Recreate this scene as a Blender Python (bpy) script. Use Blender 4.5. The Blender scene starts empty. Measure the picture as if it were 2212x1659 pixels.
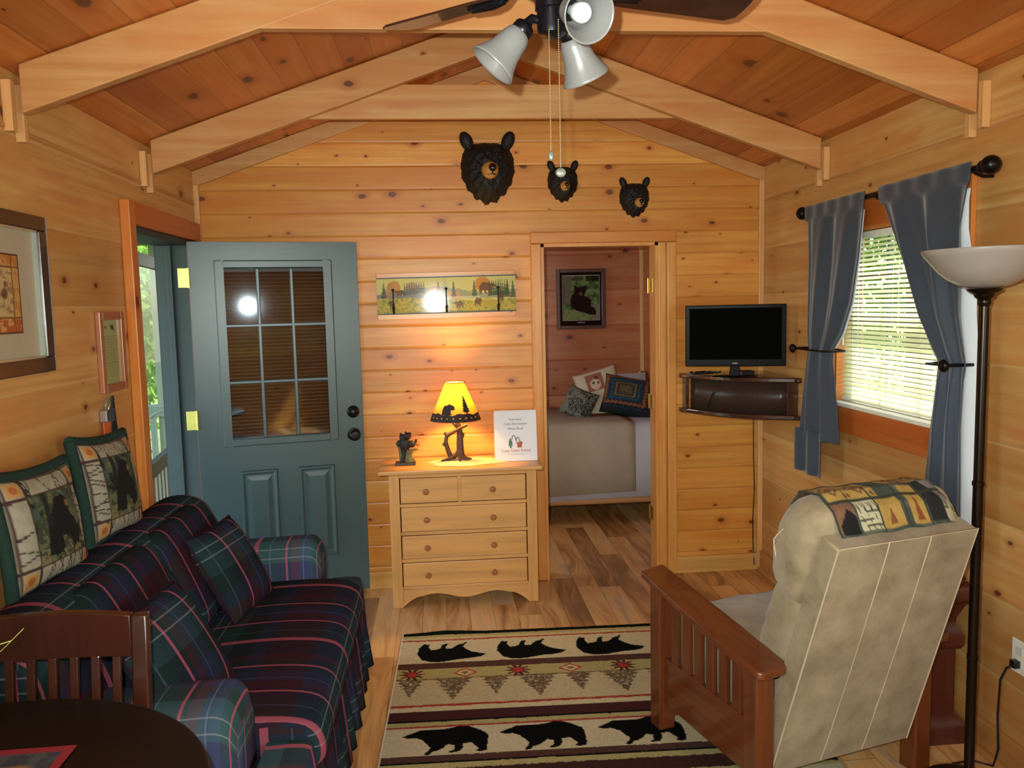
import bpy, bmesh, math, random
import numpy as np
from mathutils import Matrix, Vector
random.seed(7)
PI = math.pi
S = bpy.context.scene
COL = S.collection

# ------------------------------------------------------------------ camera
H = 1.62
YAW, PITCH, ROLL, FPX = 0.0859, 0.0963, -0.0226, 1752.0
_cy, _sy, _cp, _sp = math.cos(YAW), math.sin(YAW), math.cos(PITCH), math.sin(PITCH)
_f = Vector((_sy*_cp, _cy*_cp, -_sp)); _r = Vector((_cy, -_sy, 0)); _u = _r.cross(_f)
_r2 = math.cos(ROLL)*_r + math.sin(ROLL)*_u
_u2 = -math.sin(ROLL)*_r + math.cos(ROLL)*_u
cd = bpy.data.cameras.new('camera'); cam = bpy.data.objects.new('camera', cd); COL.objects.link(cam)
cd.sensor_fit = 'HORIZONTAL'; cd.sensor_width = 36; cd.lens = 36*FPX/2212
cd.clip_start = 0.05; cd.clip_end = 200
mw = Matrix.Identity(4)
for i in range(3):
    mw[i][0], mw[i][1], mw[i][2] = _r2[i], _u2[i], -_f[i]
mw.translation = Vector((0, 0, H))
cam.matrix_world = mw
S.camera = cam

# ------------------------------------------------------------------ world, lights, exposure
S.view_settings.view_transform = 'Standard'
S.view_settings.look = 'None'
S.view_settings.gamma = 1
S.view_settings.exposure = -0.1
S.view_settings.use_curve_mapping = False
w = bpy.data.worlds.new('sky'); S.world = w; w.use_nodes = True
nt = w.node_tree; nt.nodes.clear()
sky = nt.nodes.new('ShaderNodeTexSky'); sky.sky_type = 'NISHITA'; sky.sun_disc = False
sky.sun_elevation = math.radians(50); sky.sun_rotation = math.radians(60)
bg = nt.nodes.new('ShaderNodeBackground'); bg.inputs[1].default_value = 1.5
out = nt.nodes.new('ShaderNodeOutputWorld')
nt.links.new(sky.outputs[0], bg.inputs[0]); nt.links.new(bg.outputs[0], out.inputs[0])

def light(name, typ, loc, energy, color, target=None, **kw):
    l = bpy.data.lights.new(name, typ); l.energy = energy; l.color = color
    for k, v in kw.items(): setattr(l, k, v)
    o = bpy.data.objects.new(name, l); COL.objects.link(o); o.location = loc
    if target is not None:
        d = Vector(target)-Vector(loc); o.rotation_euler = d.to_track_quat('-Z', 'Y').to_euler()
    return o
XL_, XR_ = -1.32, 1.889
# the sun through the trees outside
light('sun', 'SUN', (8, 10, 12), 13.0, (1, .97, .85), (0, 3, 0), angle=0.05)
# the camera's own flash, just above and left of the lens
light('camera_flash', 'SPOT', (-0.05, 0.02, H+0.06), 335, (.93, 1.0, .95), (0.36, 3.3, 1.55),
      spot_size=math.radians(96), spot_blend=1.0, shadow_soft_size=0.012)
# unseen fill lamps, added in invented window openings behind the camera
light('left_rear_fill', 'AREA', (XL_+.01, -1.0, 1.55), 60, (.86, 1, .92), (1.5, 1.5, 1.3), shape='RECTANGLE', size=1.2, size_y=1.0)
light('right_rear_fill', 'AREA', (XR_-.01, -1.0, 1.55), 60, (.86, 1, .92), (-1.0, 1.5, 1.3), shape='RECTANGLE', size=1.2, size_y=1.0)

# ------------------------------------------------------------------ node helpers
def lin(c):
    return tuple(((x/255)/12.92 if x/255 <= .04045 else ((x/255+.055)/1.055)**2.4) for x in c[:3])
class NB:
    def __init__(s, name):
        s.m = bpy.data.materials.new(name); s.m.use_nodes = True; s.t = s.m.node_tree; s.t.nodes.clear()
        s.o = s.t.nodes.new('ShaderNodeOutputMaterial'); s.p = s.t.nodes.new('ShaderNodeBsdfPrincipled')
        s.t.links.new(s.p.outputs[0], s.o.inputs[0])
    def set(s, sock, v):
        if isinstance(v, bpy.types.NodeSocket): s.t.links.new(v, sock)
        elif v is not None:
            if sock.type == 'RGBA' and len(v) == 3: v = (*v, 1)
            sock.default_value = v
    def n(s, typ, ins=None, **kw):
        nd = s.t.nodes.new('ShaderNode'+typ)
        for k, v in kw.items(): setattr(nd, k, v)
        for k, v in (ins or {}).items(): s.set(nd.inputs[k], v)
        return nd
    def math(s, op, a, b=None, c=None, clamp=False):
        nd = s.n('Math', operation=op, use_clamp=clamp)
        s.set(nd.inputs[0], a)
        if b is not None: s.set(nd.inputs[1], b)
        if c is not None: s.set(nd.inputs[2], c)
        return nd.outputs[0]
    def coord(s, which='Object'):
        nd = s.n('TexCoord'); sp = s.n('SeparateXYZ', {0: nd.outputs[which]})
        return sp.outputs[0], sp.outputs[1], sp.outputs[2]
    def vec(s, x, y, z=0.0): return s.n('CombineXYZ', {0: x, 1: y, 2: z}).outputs[0]
    def ramp(s, f, stops, interp='LINEAR'):
        nd = s.n('ValToRGB', {0: f}); cr = nd.color_ramp; cr.interpolation = interp
        while len(cr.elements) < len(stops): cr.elements.new(0.5)
        for e, (p, c) in zip(cr.elements, stops):
            e.position = p; e.color = (*c, 1) if len(c) == 3 else c
        return nd.outputs[0]
    def mix(s, f, a, b, mode='MIX'):
        nd = s.n('Mix', data_type='RGBA', blend_type=mode)
        s.set(nd.inputs[0], f); s.set(nd.inputs[6], a); s.set(nd.inputs[7], b)
        return nd.outputs[2]
    def noise(s, v, scale=1.0, detail=3.0, rough=.55, out=0):
        return s.n('TexNoise', {'Vector': v, 'Scale': scale, 'Detail': detail, 'Roughness': rough}).outputs[out]
    def smooth(s, x, a, b):
        nd = s.n('MapRange', {0: x, 1: a, 2: b}, interpolation_type='SMOOTHSTEP'); return nd.outputs[0]
    def bump(s, h, strength=.3, dist=.01):
        s.set(s.p.inputs['Normal'], s.n('Bump', {'Height': h, 'Strength': strength, 'Distance': dist}).outputs[0])
    def done(s, color=None, rough=None, spec=None, metal=None, **k):
        if color is not None: s.set(s.p.inputs['Base Color'], color)
        if rough is not None: s.set(s.p.inputs['Roughness'], rough)
        if spec is not None: s.set(s.p.inputs['Specular IOR Level'], spec)
        if metal is not None: s.set(s.p.inputs['Metallic'], metal)
        for kk, v in k.items(): s.set(s.p.inputs[kk.replace('_', ' ')], v)
        return s.m

def simple(name, rgb, rough=.5, metal=0, spec=.5, var=.12, nscale=30, bump=0, **k):
    b = NB(name); c = lin(rgb); x, y, z = b.coord()
    nz = b.noise(b.vec(x, y, z), nscale, 3)
    col = b.mix(nz, tuple(v*(1-var) for v in c), tuple(min(1, v*(1+var)) for v in c))
    if bump: b.bump(nz, bump, .004)
    return b.done(col, rough, spec, metal, **k)

def pine(name, along, across, base, width=None, off=0.0, knots=1.0, dark=.62, groove=.005, rough=.38, tone=.16, kcell=.27, seam='dark'):
    """knotty pine: boards run on axis `along`, stack on axis `across`"""
    b = NB(name); ax = b.coord()
    a, c = ax['xyz'.index(along)], ax['xyz'.index(across)]
    t = ax[3-'xyz'.index(along)-'xyz'.index(across)]
    B = lin(base)
    if width:
        q = b.math('ADD', b.math('DIVIDE', c, width), off+100)
        idx = b.math('FLOOR', q); fr = b.math('FRACT', q)
        rnd = b.n('TexWhiteNoise', {'W': idx}, noise_dimensions='1D').outputs[0]
    else:
        rnd = .35; idx = 0.0; fr = None
    a2 = b.math('ADD', a, b.math('MULTIPLY', rnd, 13.7))
    # knots
    kv = b.vec(b.math('DIVIDE', a2, kcell), b.math('DIVIDE', b.math('ADD', c, b.math('MULTIPLY', t, .7)), kcell*.62), 0.0)
    vo = b.n('TexVoronoi', {'Vector': kv, 'Scale': 1.0, 'Randomness': 1.0}, voronoi_dimensions='2D')
    cs = b.n('SeparateColor', {0: vo.outputs['Color']})
    wob = b.noise(b.vec(b.math('MULTIPLY', a2, 40), b.math('MULTIPLY', c, 40), t), 1, 2)
    d = b.math('ADD', vo.outputs['Distance'], b.math('MULTIPLY', b.math('SUBTRACT', wob, .5), .05))
    rad = b.math('ADD', .018, b.math('MULTIPLY', b.math('POWER', cs.outputs[1], 2.0), .085))
    on = b.math('GREATER_THAN', cs.outputs[0], 1-.62*knots)
    k = b.math('MULTIPLY', b.math('SUBTRACT', 1.0, b.smooth(b.math('DIVIDE', d, rad), .7, 1.15)), on)
    halo = b.math('MULTIPLY', b.math('SUBTRACT', 1.0, b.smooth(b.math('DIVIDE', d, rad), .8, 3.2)), on)
    # grain, bent round the knots
    bend = b.math('MULTIPLY', halo, .02)
    cc = b.math('ADD', c, bend)
    g1 = b.noise(b.vec(b.math('MULTIPLY', a2, 1.3), b.math('MULTIPLY', cc, 34), b.math('MULTIPLY', t, 34)), 1, 4, .6)
    g2 = b.noise(b.vec(b.math('MULTIPLY', a2, .8), b.math('MULTIPLY', cc, 9), b.math('ADD', b.math('MULTIPLY', t, 9), idx)), 1, 3)
    g3 = b.noise(b.vec(b.math('MULTIPLY', a2, 3), b.math('MULTIPLY', c, 5), t), 1, 2)
    col = b.ramp(g1, [(.30, tuple(v*f for v, f in zip(B, (.80, .68, .55)))), (.52, B), (.75, tuple(min(1, v*f) for v, f in zip(B, (1.12, 1.2, 1.3))))])
    col = b.mix(b.smooth(g2, .35, .7), col, tuple(v*f for v, f in zip(B, (.92, .74, .6))))
    col = b.mix(b.math('MULTIPLY', b.smooth(g3, .5, .8), .35), col, tuple(min(1, v*f) for v, f in zip(B, (1.15, 1.35, 1.6))))
    if width:
        br = b.math('ADD', 1-tone, b.math('MULTIPLY', rnd, 2*tone))
        col = b.mix(1.0, col, b.n('CombineColor', {0: br, 1: b.math('POWER', br, 1.3), 2: b.math('POWER', br, 1.7)}).outputs[0], 'MULTIPLY')
    pk = b.noise(b.vec(b.math('MULTIPLY', a2, 2.2), b.math('MULTIPLY', cc, 14), b.math('ADD', idx, 3.3)), 1, 3)
    col = b.mix(b.math('MULTIPLY', b.smooth(pk, .54, .74), .55), col, tuple(v*f for v, f in zip(B, (.86, .56, .48))))
    col = b.mix(b.math('MULTIPLY', halo, .62), col, tuple(v*f for v, f in zip(B, (.66, .38, .22))))
    col = b.mix(b.math('MULTIPLY', k, .9), col, tuple(v*f for v, f in zip(B, (.16, .10, .12))))
    h = b.math('MULTIPLY', g1, .12)
    if width and groove:
        e = b.math('MULTIPLY', b.math('MINIMUM', fr, b.math('SUBTRACT', 1.0, fr)), width)
        gm = b.math('SUBTRACT', 1.0, b.smooth(e, groove*.25, groove*.8))
        gcol = tuple(v*f for v, f in zip(B, (.50, .36, .28))) if seam == 'dark' else tuple(min(1, v*f) for v, f in zip(B, (1.05, 1.25, 1.5)))  # light seams paint the bevel's highlight into the board colour
        col = b.mix(b.math('MULTIPLY', gm, .6 if seam == 'dark' else .6), col, gcol)
        h = b.math('ADD', h, b.smooth(e, 0, groove*2.6))
        b.bump(h, .45, .005)
    else: b.bump(h, .15, .004)
    return b.done(col, rough, .4)

def wood(name, base, along='x', rough=.3, gs=30, contrast=.45, spec=.5, coat=0):
    b = NB(name); ax = list(b.coord()); i = 'xyz'.index(along)
    m = [b.math('MULTIPLY', ax[j], 1.6 if j == i else gs) for j in range(3)]
    g = b.noise(b.vec(*m), 1, 4, .6); B = lin(base)
    col = b.ramp(g, [(.3, tuple(v*(1-contrast) for v in B)), (.55, B), (.8, tuple(min(1, v*(1+contrast*.5)) for v in B))])
    b.bump(g, .08, .003)
    return b.done(col, rough, spec, None, Coat_Weight=coat)

def vcol(name, rough=.8, bumpn=0, bscale=300, sheen=0, spec=.3):
    b = NB(name); a = b.n('Attribute', attribute_name='Col')
    x, y, z = b.coord()
    nz = b.noise(b.vec(x, y, z), bscale, 2)
    col = b.mix(1.0, a.outputs[0], b.mix(nz, (.8, .8, .8), (1.15, 1.15, 1.15)), 'MULTIPLY') if bumpn else a.outputs[0]
    if bumpn: b.bump(nz, bumpn, .004)
    return b.done(col, rough, spec, None, Sheen_Weight=sheen)

def plaid(name, gain=1.0, PU=.56, lg=1.0):
    """woven plaid on UV in metres"""
    b = NB(name); u, v, _ = b.coord('UV')
    fu = b.math('FRACT', b.math('DIVIDE', b.math('ADD', u, 20*PU), PU)); fv = b.math('FRACT', b.math('DIVIDE', b.math('ADD', v, 10.0), .50))
    L = lambda *c: tuple(x*gain for x in lin(c)); L2 = lambda *c: tuple(x*lg for x in lin(c))
    navy, grn, mar, blu, teal = L(34, 36, 44), L(30, 44, 42), L(64, 33, 40), L(42, 46, 68), L(42, 68, 70)
    cu = b.ramp(fu, [(0, navy), (.10, grn), (.30, navy), (.42, mar), (.50, blu), (.62, grn), (.78, mar), (.86, navy)], 'CONSTANT')
    cv = b.ramp(fv, [(0, mar), (.16, blu), (.32, teal), (.58, grn), (.72, blu), (.84, mar)], 'CONSTANT')
    col = b.mix(.48, cu, cv)
    def line(f, c, wd, a):
        m = b.math('LESS_THAN', b.math('ABSOLUTE', b.math('SUBTRACT', f, c)), wd); return b.math('MULTIPLY', m, a)
    pink, wht = L2(158, 80, 94), L2(140, 138, 144)
    for c, wd in ((.08, .022), (.38, .010), (.70, .010)):
        col = b.mix(line(fu, c, wd, .85), col, pink)
    for c, wd, al in ((.36, .005, .4), (.44, .005, .4)):
        col = b.mix(line(fv, c, wd, al), col, wht)
    for c, wd, al in ((.22, .005, .35), (.54, .005, .35)):
        col = b.mix(line(fu, c, wd, al), col, L(90, 92, 120))
    wv = b.noise(b.vec(u, v), 500, 2)
    col = b.mix(1.0, col, b.mix(wv, (.72, .72, .72), (1.2, 1.2, 1.2)), 'MULTIPLY')
    b.bump(wv, .25, .002)
    return b.done(col, .95, .05, None)

# ------------------------------------------------------------------ mesh helpers
ROOT = {}
def tag(o, label=None, cat=None, group=None, kind=None):
    if label: o['label'] = label
    if cat: o['category'] = cat
    if group: o['group'] = group
    if kind: o['kind'] = kind
    return o
def empty(name, loc=(0, 0, 0), rz=0, parent=None):
    o = bpy.data.objects.new(name, None); COL.objects.link(o); o.empty_display_size = .05
    o.location = loc; o.rotation_euler = (0, 0, rz)
    m = Matrix.Translation(loc) @ Matrix.Rotation(rz, 4, 'Z')
    if parent: o.parent = parent
    ROOT[o.name] = m
    return o
def finish(name, me, mats, parent=None, world=False, bevel=0, smooth=None, subsurf=0, seg=2):
    if not isinstance(mats, (list, tuple)): mats = [mats]
    for m in mats: me.materials.append(m)
    if world and parent is not None and parent.name in ROOT: me.transform(ROOT[parent.name].inverted())
    me.update()
    if smooth is not None:
        me.polygons.foreach_set('use_smooth', [True]*len(me.polygons))
        if smooth < 180: me.set_sharp_from_angle(angle=math.radians(smooth))
    o = bpy.data.objects.new(name, me); COL.objects.link(o)
    if parent is not None:
        o.parent = parent
        if parent.name not in ROOT: ROOT[parent.name] = Matrix.Identity(4)
        ROOT[o.name] = ROOT[parent.name]
    else: ROOT[o.name] = Matrix.Identity(4)
    if bevel:
        md = o.modifiers.new('bevel', 'BEVEL'); md.width = bevel; md.segments = seg; md.limit_method = 'ANGLE'; md.angle_limit = math.radians(40)
    if subsurf:
        md = o.modifiers.new('sub', 'SUBSURF'); md.levels = subsurf; md.render_levels = subsurf
    return o
class MB:
    """collects shapes into ONE mesh"""
    def __init__(s): s.v = []; s.f = []; s.mi = []; s.uv = []
    def add(s, vs, fs, mi=0, uvs=None):
        n = len(s.v); s.v += [tuple(p) for p in vs]
        for i, f in enumerate(fs):
            s.f.append([n+k for k in f]); s.mi.append(mi)
            s.uv.append([uvs[k] for k in f] if uvs is not None else [(0, 0)]*len(f))
        return s
    def box(s, x0, x1, y0, y1, z0, z1, mi=0, M=None):
        vs = [(x, y, z) for x in (x0, x1) for y in (y0, y1) for z in (z0, z1)]
        if M is not None: vs = [tuple(M @ Vector(p)) for p in vs]
        return s.add(vs, [(0, 1, 3, 2), (4, 6, 7, 5), (0, 4, 5, 1), (2, 3, 7, 6), (0, 2, 6, 4), (1, 5, 7, 3)], mi)
    def prism(s, pts, vec, mi=0):
        """polygon pts (3d) swept by vec"""
        n = len(pts); vec = Vector(vec); a = [Vector(p) for p in pts]; b_ = [p+vec for p in a]
        nrm = Vector((0, 0, 0))
        for i in range(n): nrm += a[i].cross(a[(i+1) % n])
        fs = [tuple(range(n)), tuple(range(2*n-1, n-1, -1))] + [(i, i+n, (i+1) % n+n, (i+1) % n) for i in range(n)]
        if nrm.dot(vec) > 0: fs = [tuple(reversed(f)) for f in fs]
        return s.add([tuple(p) for p in a+b_], fs, mi)
    def tube(s, pts, rad, seg=10, mi=0, caps=True):
        pts = [Vector(p) for p in pts]; n = len(pts)
        rad = [float(q) for q in rad] if isinstance(rad, (list, tuple)) else [float(rad)]*n
        vs = []; fs = []; up = None
        for i, p in enumerate(pts):
            d = (pts[min(i+1, n-1)]-pts[max(i-1, 0)]).normalized()
            if up is None: up = d.orthogonal().normalized()
            up = (up - d*up.dot(d)); up = up.normalized() if up.length > 1e-6 else d.orthogonal().normalized()
            sd = d.cross(up)
            for k in range(seg):
                t = 2*PI*k/seg; vs.append(tuple(p+rad[i]*(math.cos(t)*up+math.sin(t)*sd)))
        for i in range(n-1):
            for k in range(seg):
                a = i*seg+k; b_ = i*seg+(k+1) % seg; fs.append((a, b_, b_+seg, a+seg))
        if caps: fs += [tuple(range(seg-1, -1, -1)), tuple(range((n-1)*seg, n*seg))]
        return s.add(vs, fs, mi)
    def lathe(s, prof, c=(0, 0, 0), seg=32, mi=0, M=None):
        """prof: (r,z) from bottom to top"""
        vs = []; fs = []; n = len(prof)
        for (r, z) in prof:
            for k in range(seg):
                t = 2*PI*k/seg; p = Vector((r*math.cos(t), r*math.sin(t), z))
                if M is not None: p = M @ p
                vs.append((p[0]+c[0], p[1]+c[1], p[2]+c[2]))
        for i in range(n-1):
            for k in range(seg):
                a = i*seg+k; b_ = i*seg+(k+1) % seg; fs.append((a, b_, b_+seg, a+seg))
        if prof[0][0] > 1e-5: fs.append(tuple(range(seg-1, -1, -1)))
        if prof[-1][0] > 1e-5: fs.append(tuple(range((n-1)*seg, n*seg)))
        return s.add(vs, fs, mi)
    def ball(s, c, r, mi=0, seg=16, rings=10, M=None):
        if not isinstance(r, (tuple, list)): r = (r, r, r)
        vs = []; fs = []
        for i in range(rings+1):
            ph = PI*i/rings
            for k in range(seg):
                t = 2*PI*k/seg; p = Vector((r[0]*math.sin(ph)*math.cos(t), r[1]*math.sin(ph)*math.sin(t), -r[2]*math.cos(ph)))
                if M is not None: p = M @ p
                vs.append((p[0]+c[0], p[1]+c[1], p[2]+c[2]))
        for i in range(rings):
            for k in range(seg):
                a = i*seg+k; b_ = i*seg+(k+1) % seg; fs.append((a, b_, b_+seg, a+seg))
        return s.add(vs, fs, mi)
    def loft(s, rows, closed=False, caps=False, mi=0, uv0=(0, 0), swap=False, uvfix=None):
        """rows: list of equal length point lists; UV in metres (u across rows, v along a row)"""
        n = len(rows); m = len(rows[0]); P = [[Vector(p) for p in r] for r in rows]
        mid = n//2; vv = [0.0]
        for j in range(1, m+(1 if closed else 0)): vv.append(vv[-1]+(P[mid][j % m]-P[mid][j-1]).length)
        uu = [0.0]
        for i in range(1, n): uu.append(uu[-1]+(P[i][m//2]-P[i-1][m//2]).length)
        base = len(s.v)
        for r in P: s.v += [tuple(p) for p in r]
        mm = m if closed else m-1
        for i in range(n-1):
            for j in range(mm):
                j2 = (j+1) % m
                f = [base+i*m+j, base+i*m+j2, base+(i+1)*m+j2, base+(i+1)*m+j]
                q = [(uu[i], vv[j]), (uu[i], vv[j+1]), (uu[i+1], vv[j+1]), (uu[i+1], vv[j])]
                if uvfix: q = [uvfix(P[ii][jj % m], a, b_) for (a, b_), (ii, jj) in zip(q, ((i, j), (i, j+1), (i+1, j+1), (i+1, j)))]
                if swap: q = [(b_, a) for a, b_ in q]
                s.f.append(f); s.mi.append(mi); s.uv.append([(a+uv0[0], b_+uv0[1]) for a, b_ in q])
        if caps:
            for i in (0, n-1):
                f = [base+i*m+j for j in range(m)]
                if i == 0: f = f[::-1]
                s.f.append(f); s.mi.append(mi)
                s.uv.append([(s.v[k][0]+s.v[k][1]+uv0[0], s.v[k][2]+uv0[1]) for k in f])
        return s
    def mesh(s, name):
        me = bpy.data.meshes.new(name); me.from_pydata(s.v, [], s.f); me.polygons.foreach_set('material_index', s.mi)
        ul = me.uv_layers.new(name='UVMap'); flat = [c for f in s.uv for p in f for c in p]
        ul.data.foreach_set('uv', flat); return me
    def build(s, name, mats, parent=None, **kw):
        fix = kw.pop('fix', True)
        me = s.mesh(name)
        if fix:
            bm = bmesh.new(); bm.from_mesh(me); bmesh.ops.remove_doubles(bm, verts=bm.verts, dist=1e-6)
            bmesh.ops.recalc_face_normals(bm, faces=bm.faces); bm.to_mesh(me); bm.free()
        return finish(name, me, mats, parent, **kw)
def BOX(name, dims, mat, parent=None, bevel=.003, world=True, M=None, **kw):
    return MB().box(*dims, M=M).build(name, mat, parent, bevel=bevel, world=world, **kw)
def copy_tree(o, parent=None):
    c = o.copy(); COL.objects.link(c)
    if parent is not None: c.parent = parent
    for ch in list(o.children): copy_tree(ch, c)
    return c
def interp(x, xs, ys): return float(np.interp(x, xs, ys))
def inpoly(px, py, poly):
    ins = np.zeros(px.shape, bool); n = len(poly); j = n-1
    for i in range(n):
        xi, yi = poly[i]; xj, yj = poly[j]
        if yi != yj:
            ins ^= ((yi > py) != (yj > py)) & (px < (xj-xi)*(py-yi)/(yj-yi)+xi)
        j = i
    return ins
_rs = np.random.RandomState(3); _tab = _rs.rand(256, 256)
def vnoise(x, y, s=1.0):
    x = np.asarray(x)*s+57.3; y = np.asarray(y)*s+91.7
    xi = np.floor(x).astype(int); yi = np.floor(y).astype(int); fx = x-xi; fy = y-yi
    fx = fx*fx*(3-2*fx); fy = fy*fy*(3-2*fy)
    g = lambda a, b_: _tab[a % 256, b_ % 256]
    return (g(xi, yi)*(1-fx)+g(xi+1, yi)*fx)*(1-fy)+(g(xi, yi+1)*(1-fx)+g(xi+1, yi+1)*fx)*fy
def fbm(x, y, s=1.0): return (vnoise(x, y, s)*.5+vnoise(x, y, s*2.1)*.3+vnoise(x, y, s*4.3)*.2)
class Canvas:
    """colour field over (u,v) arrays in 0..1"""
    def __init__(s, u, v, rgb): s.u = u; s.v = v; s.c = np.zeros(u.shape+(3,)); s.c[:] = lin(rgb)
    def put(s, mask, rgb, a=1.0):
        m = (np.asarray(mask, float)*a)[..., None]; s.c = s.c*(1-m)+np.array(lin(rgb))*m
    def poly(s, pts, rgb, a=1.0): s.put(inpoly(s.u, s.v, pts), rgb, a)
    def line(s, p, q, wd, rgb, asp=1.0):
        px, py = s.u*asp, s.v; ax, ay, bx, by = p[0]*asp, p[1], q[0]*asp, q[1]
        L = (bx-ax)**2+(by-ay)**2+1e-9; t = np.clip(((px-ax)*(bx-ax)+(py-ay)*(by-ay))/L, 0, 1)
        s.put(((px-ax-t*(bx-ax))**2+(py-ay-t*(by-ay))**2) < wd*wd, rgb)
    def ell(s, cx, cy, rx, ry, rgb, a=1.0, soft=0):
        d = ((s.u-cx)/rx)**2+((s.v-cy)/ry)**2
        s.put(np.clip((1.0-d)/soft, 0, 1) if soft else d < 1, rgb, a)
def paintmesh(name, P, func):
    """P: (ny,nx,3) points; func(u,v)->rgb linear. returns mesh with Col attribute and UVs"""
    ny, nx = P.shape[:2]
    me = bpy.data.meshes.new(name)
    idx = np.arange(nx*ny).reshape(ny, nx)
    q = np.stack([idx[:-1, :-1], idx[:-1, 1:], idx[1:, 1:], idx[1:, :-1]], -1).reshape(-1, 4)
    me.from_pydata(P.reshape(-1, 3).tolist(), [], q.tolist())
    u, v = np.meshgrid(np.linspace(0, 1, nx), np.linspace(0, 1, ny))
    c = func(u, v); ca = me.color_attributes.new('Col', 'FLOAT_COLOR', 'POINT')
    buf = np.ones((ny*nx, 4)); buf[:, :3] = np.clip(c.reshape(-1, 3), 0, 1); ca.data.foreach_set('color', buf.ravel())
    return me
def panel(name, o, ax, ay, nx, ny, func, mat, parent=None, world=True):
    """flat painted rectangle: origin o (top left), ax to the right, ay downwards; v=0 at top"""
    u, v = np.meshgrid(np.linspace(0, 1, nx), np.linspace(0, 1, ny))
    P = np.array(o)+u[..., None]*np.array(ax)+v[..., None]*np.array(ay)
    me = paintmesh(name, P, func)
    nrm = Vector(ay).cross(Vector(ax))
    return finish(name, me, mat, parent, world=world)
def pillow_pts(wd, ht, th, n=40, p=2.6, corner=.06):
    """front and back grids of a stuffed cushion in local x (width) z (height), y thickness"""
    s_ = np.linspace(-1, 1, n); u, v = np.meshgrid(s_, s_[::-1])
    f = np.power(np.clip((1-np.abs(u)**p)*(1-np.abs(v)**p), 0, 1), .5)
    pinch = 1-corner*(u**2)*(1-v**2)*1.0; pinch2 = 1-corner*(v**2)*(1-u**2)
    X = u*wd/2*(1-corner*(1-v**2)*0.9*(np.abs(u)**3)); Z = v*ht/2*(1-corner*(1-u**2)*.9*(np.abs(v)**3))
    return X, Z, f*th/2, u, v
def pillow(name, wd, ht, th, func, mats, parent, M, n=60, uvs=None, corner=.07, wrinkle=.004):
    X, Z, T, u, v = pillow_pts(wd, ht, th, n, corner=corner)
    wr = (fbm(u, v, 3.0)-.5)*wrinkle*2*(T > 0)
    F = np.stack([X, -(T+wr), Z], -1); Bk = np.stack([X, T+wr, Z], -1)[:, ::-1]
    u01 = (u+1)/2; v01 = (1-v)/2
    if func is None:
        mb = MB(); mb.loft([[tuple(p) for p in r] for r in F]); mb.loft([[tuple(p) for p in r] for r in Bk])
        me = mb.mesh(name)
    else:
        a = paintmesh(name, F, func); me = a
        bm = bmesh.new(); bm.from_mesh(me); nf = len(bm.verts)
        b2 = paintmesh(name+'b', Bk, func); bm.from_mesh(b2)
        bm.to_mesh(me); bm.free(); bpy.data.meshes.remove(b2)
    me.transform(M)
    bm = bmesh.new(); bm.from_mesh(me); bmesh.ops.remove_doubles(bm, verts=bm.verts, dist=1e-5); bmesh.ops.recalc_face_normals(bm, faces=bm.faces); bm.to_mesh(me); bm.free()
    return finish(name, me, mats, parent, smooth=180)
def basis(o, x, y, z):
    m = Matrix.Identity(4); 
    for i in range(3): m[i][0], m[i][1], m[i][2], m[i][3] = x[i], y[i], z[i], o[i]
    return m
def text(s, size, mat, parent, M, name='lettering', extr=.0004, align='CENTER'):
    c = bpy.data.curves.new(name, 'FONT'); c.body = s; c.size = size; c.align_x = align; c.extrude = extr; c.resolution_u = 2
    o = bpy.data.objects.new(name, c); me = bpy.data.meshes.new_from_object(o); bpy.data.objects.remove(o); bpy.data.curves.remove(c)
    me.name = name; me.transform(M)
    return finish(name, me, mat, parent)

# ------------------------------------------------------------------ materials
XL, XR, D, YR = -1.32, 1.889, 4.645, -2.3
XM = .2845; ZE = 2.385; SL = .353; ZT = ZE+SL*(XR-XM)
M_back = pine('pine_boards_back_wall', 'x', 'z', (212, 148, 66), .1268, -.760/.1268, knots=1.25, groove=.004, tone=.13, kcell=.24)
M_side = pine('pine_boards_side_walls', 'y', 'z', (198, 152, 90), .27, -.03/.27, knots=.95, groove=.008, seam='light', kcell=.36)
M_ceil = pine('pine_boards_ceiling', 'y', 'x', (192, 118, 56), .132, 0, knots=.9, tone=.24, groove=.003, rough=.33, kcell=.42)
M_beam = pine('pale_rafter_pine', 'x', 'z', (194, 144, 88), None, knots=.8, kcell=.42, rough=.5)
M_beamy = pine('pale_rafter_pine_crosswise', 'y', 'z', (194, 144, 88), None, knots=.3, kcell=.4, rough=.5)
M_trimx = pine('varnished_trim_horizontal', 'x', 'z', (206, 138, 66), None, knots=.25, kcell=.6, rough=.3)
M_trimz = pine('varnished_trim_vertical', 'z', 'x', (216, 156, 84), None, knots=.2, kcell=.6, rough=.3)
M_trimy = pine('varnished_trim_side', 'y', 'z', (186, 104, 46), None, knots=.4, kcell=.5, rough=.35)
M_trimzy = pine('varnished_door_casing', 'z', 'y', (206, 130, 58), None, knots=.35, kcell=.5, rough=.35)
M_corner = wood('pale_corner_trim', (214, 160, 100), 'z', .4, 40, .2)
M_baseb = wood('pale_baseboard', (208, 156, 84), 'x', .4, 30, .2)
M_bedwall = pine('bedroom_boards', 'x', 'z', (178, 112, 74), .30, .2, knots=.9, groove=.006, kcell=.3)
M_bedside = pine('bedroom_side_boards', 'y', 'z', (178, 108, 66), .30, .2, knots=.8, groove=.006, kcell=.3)
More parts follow.
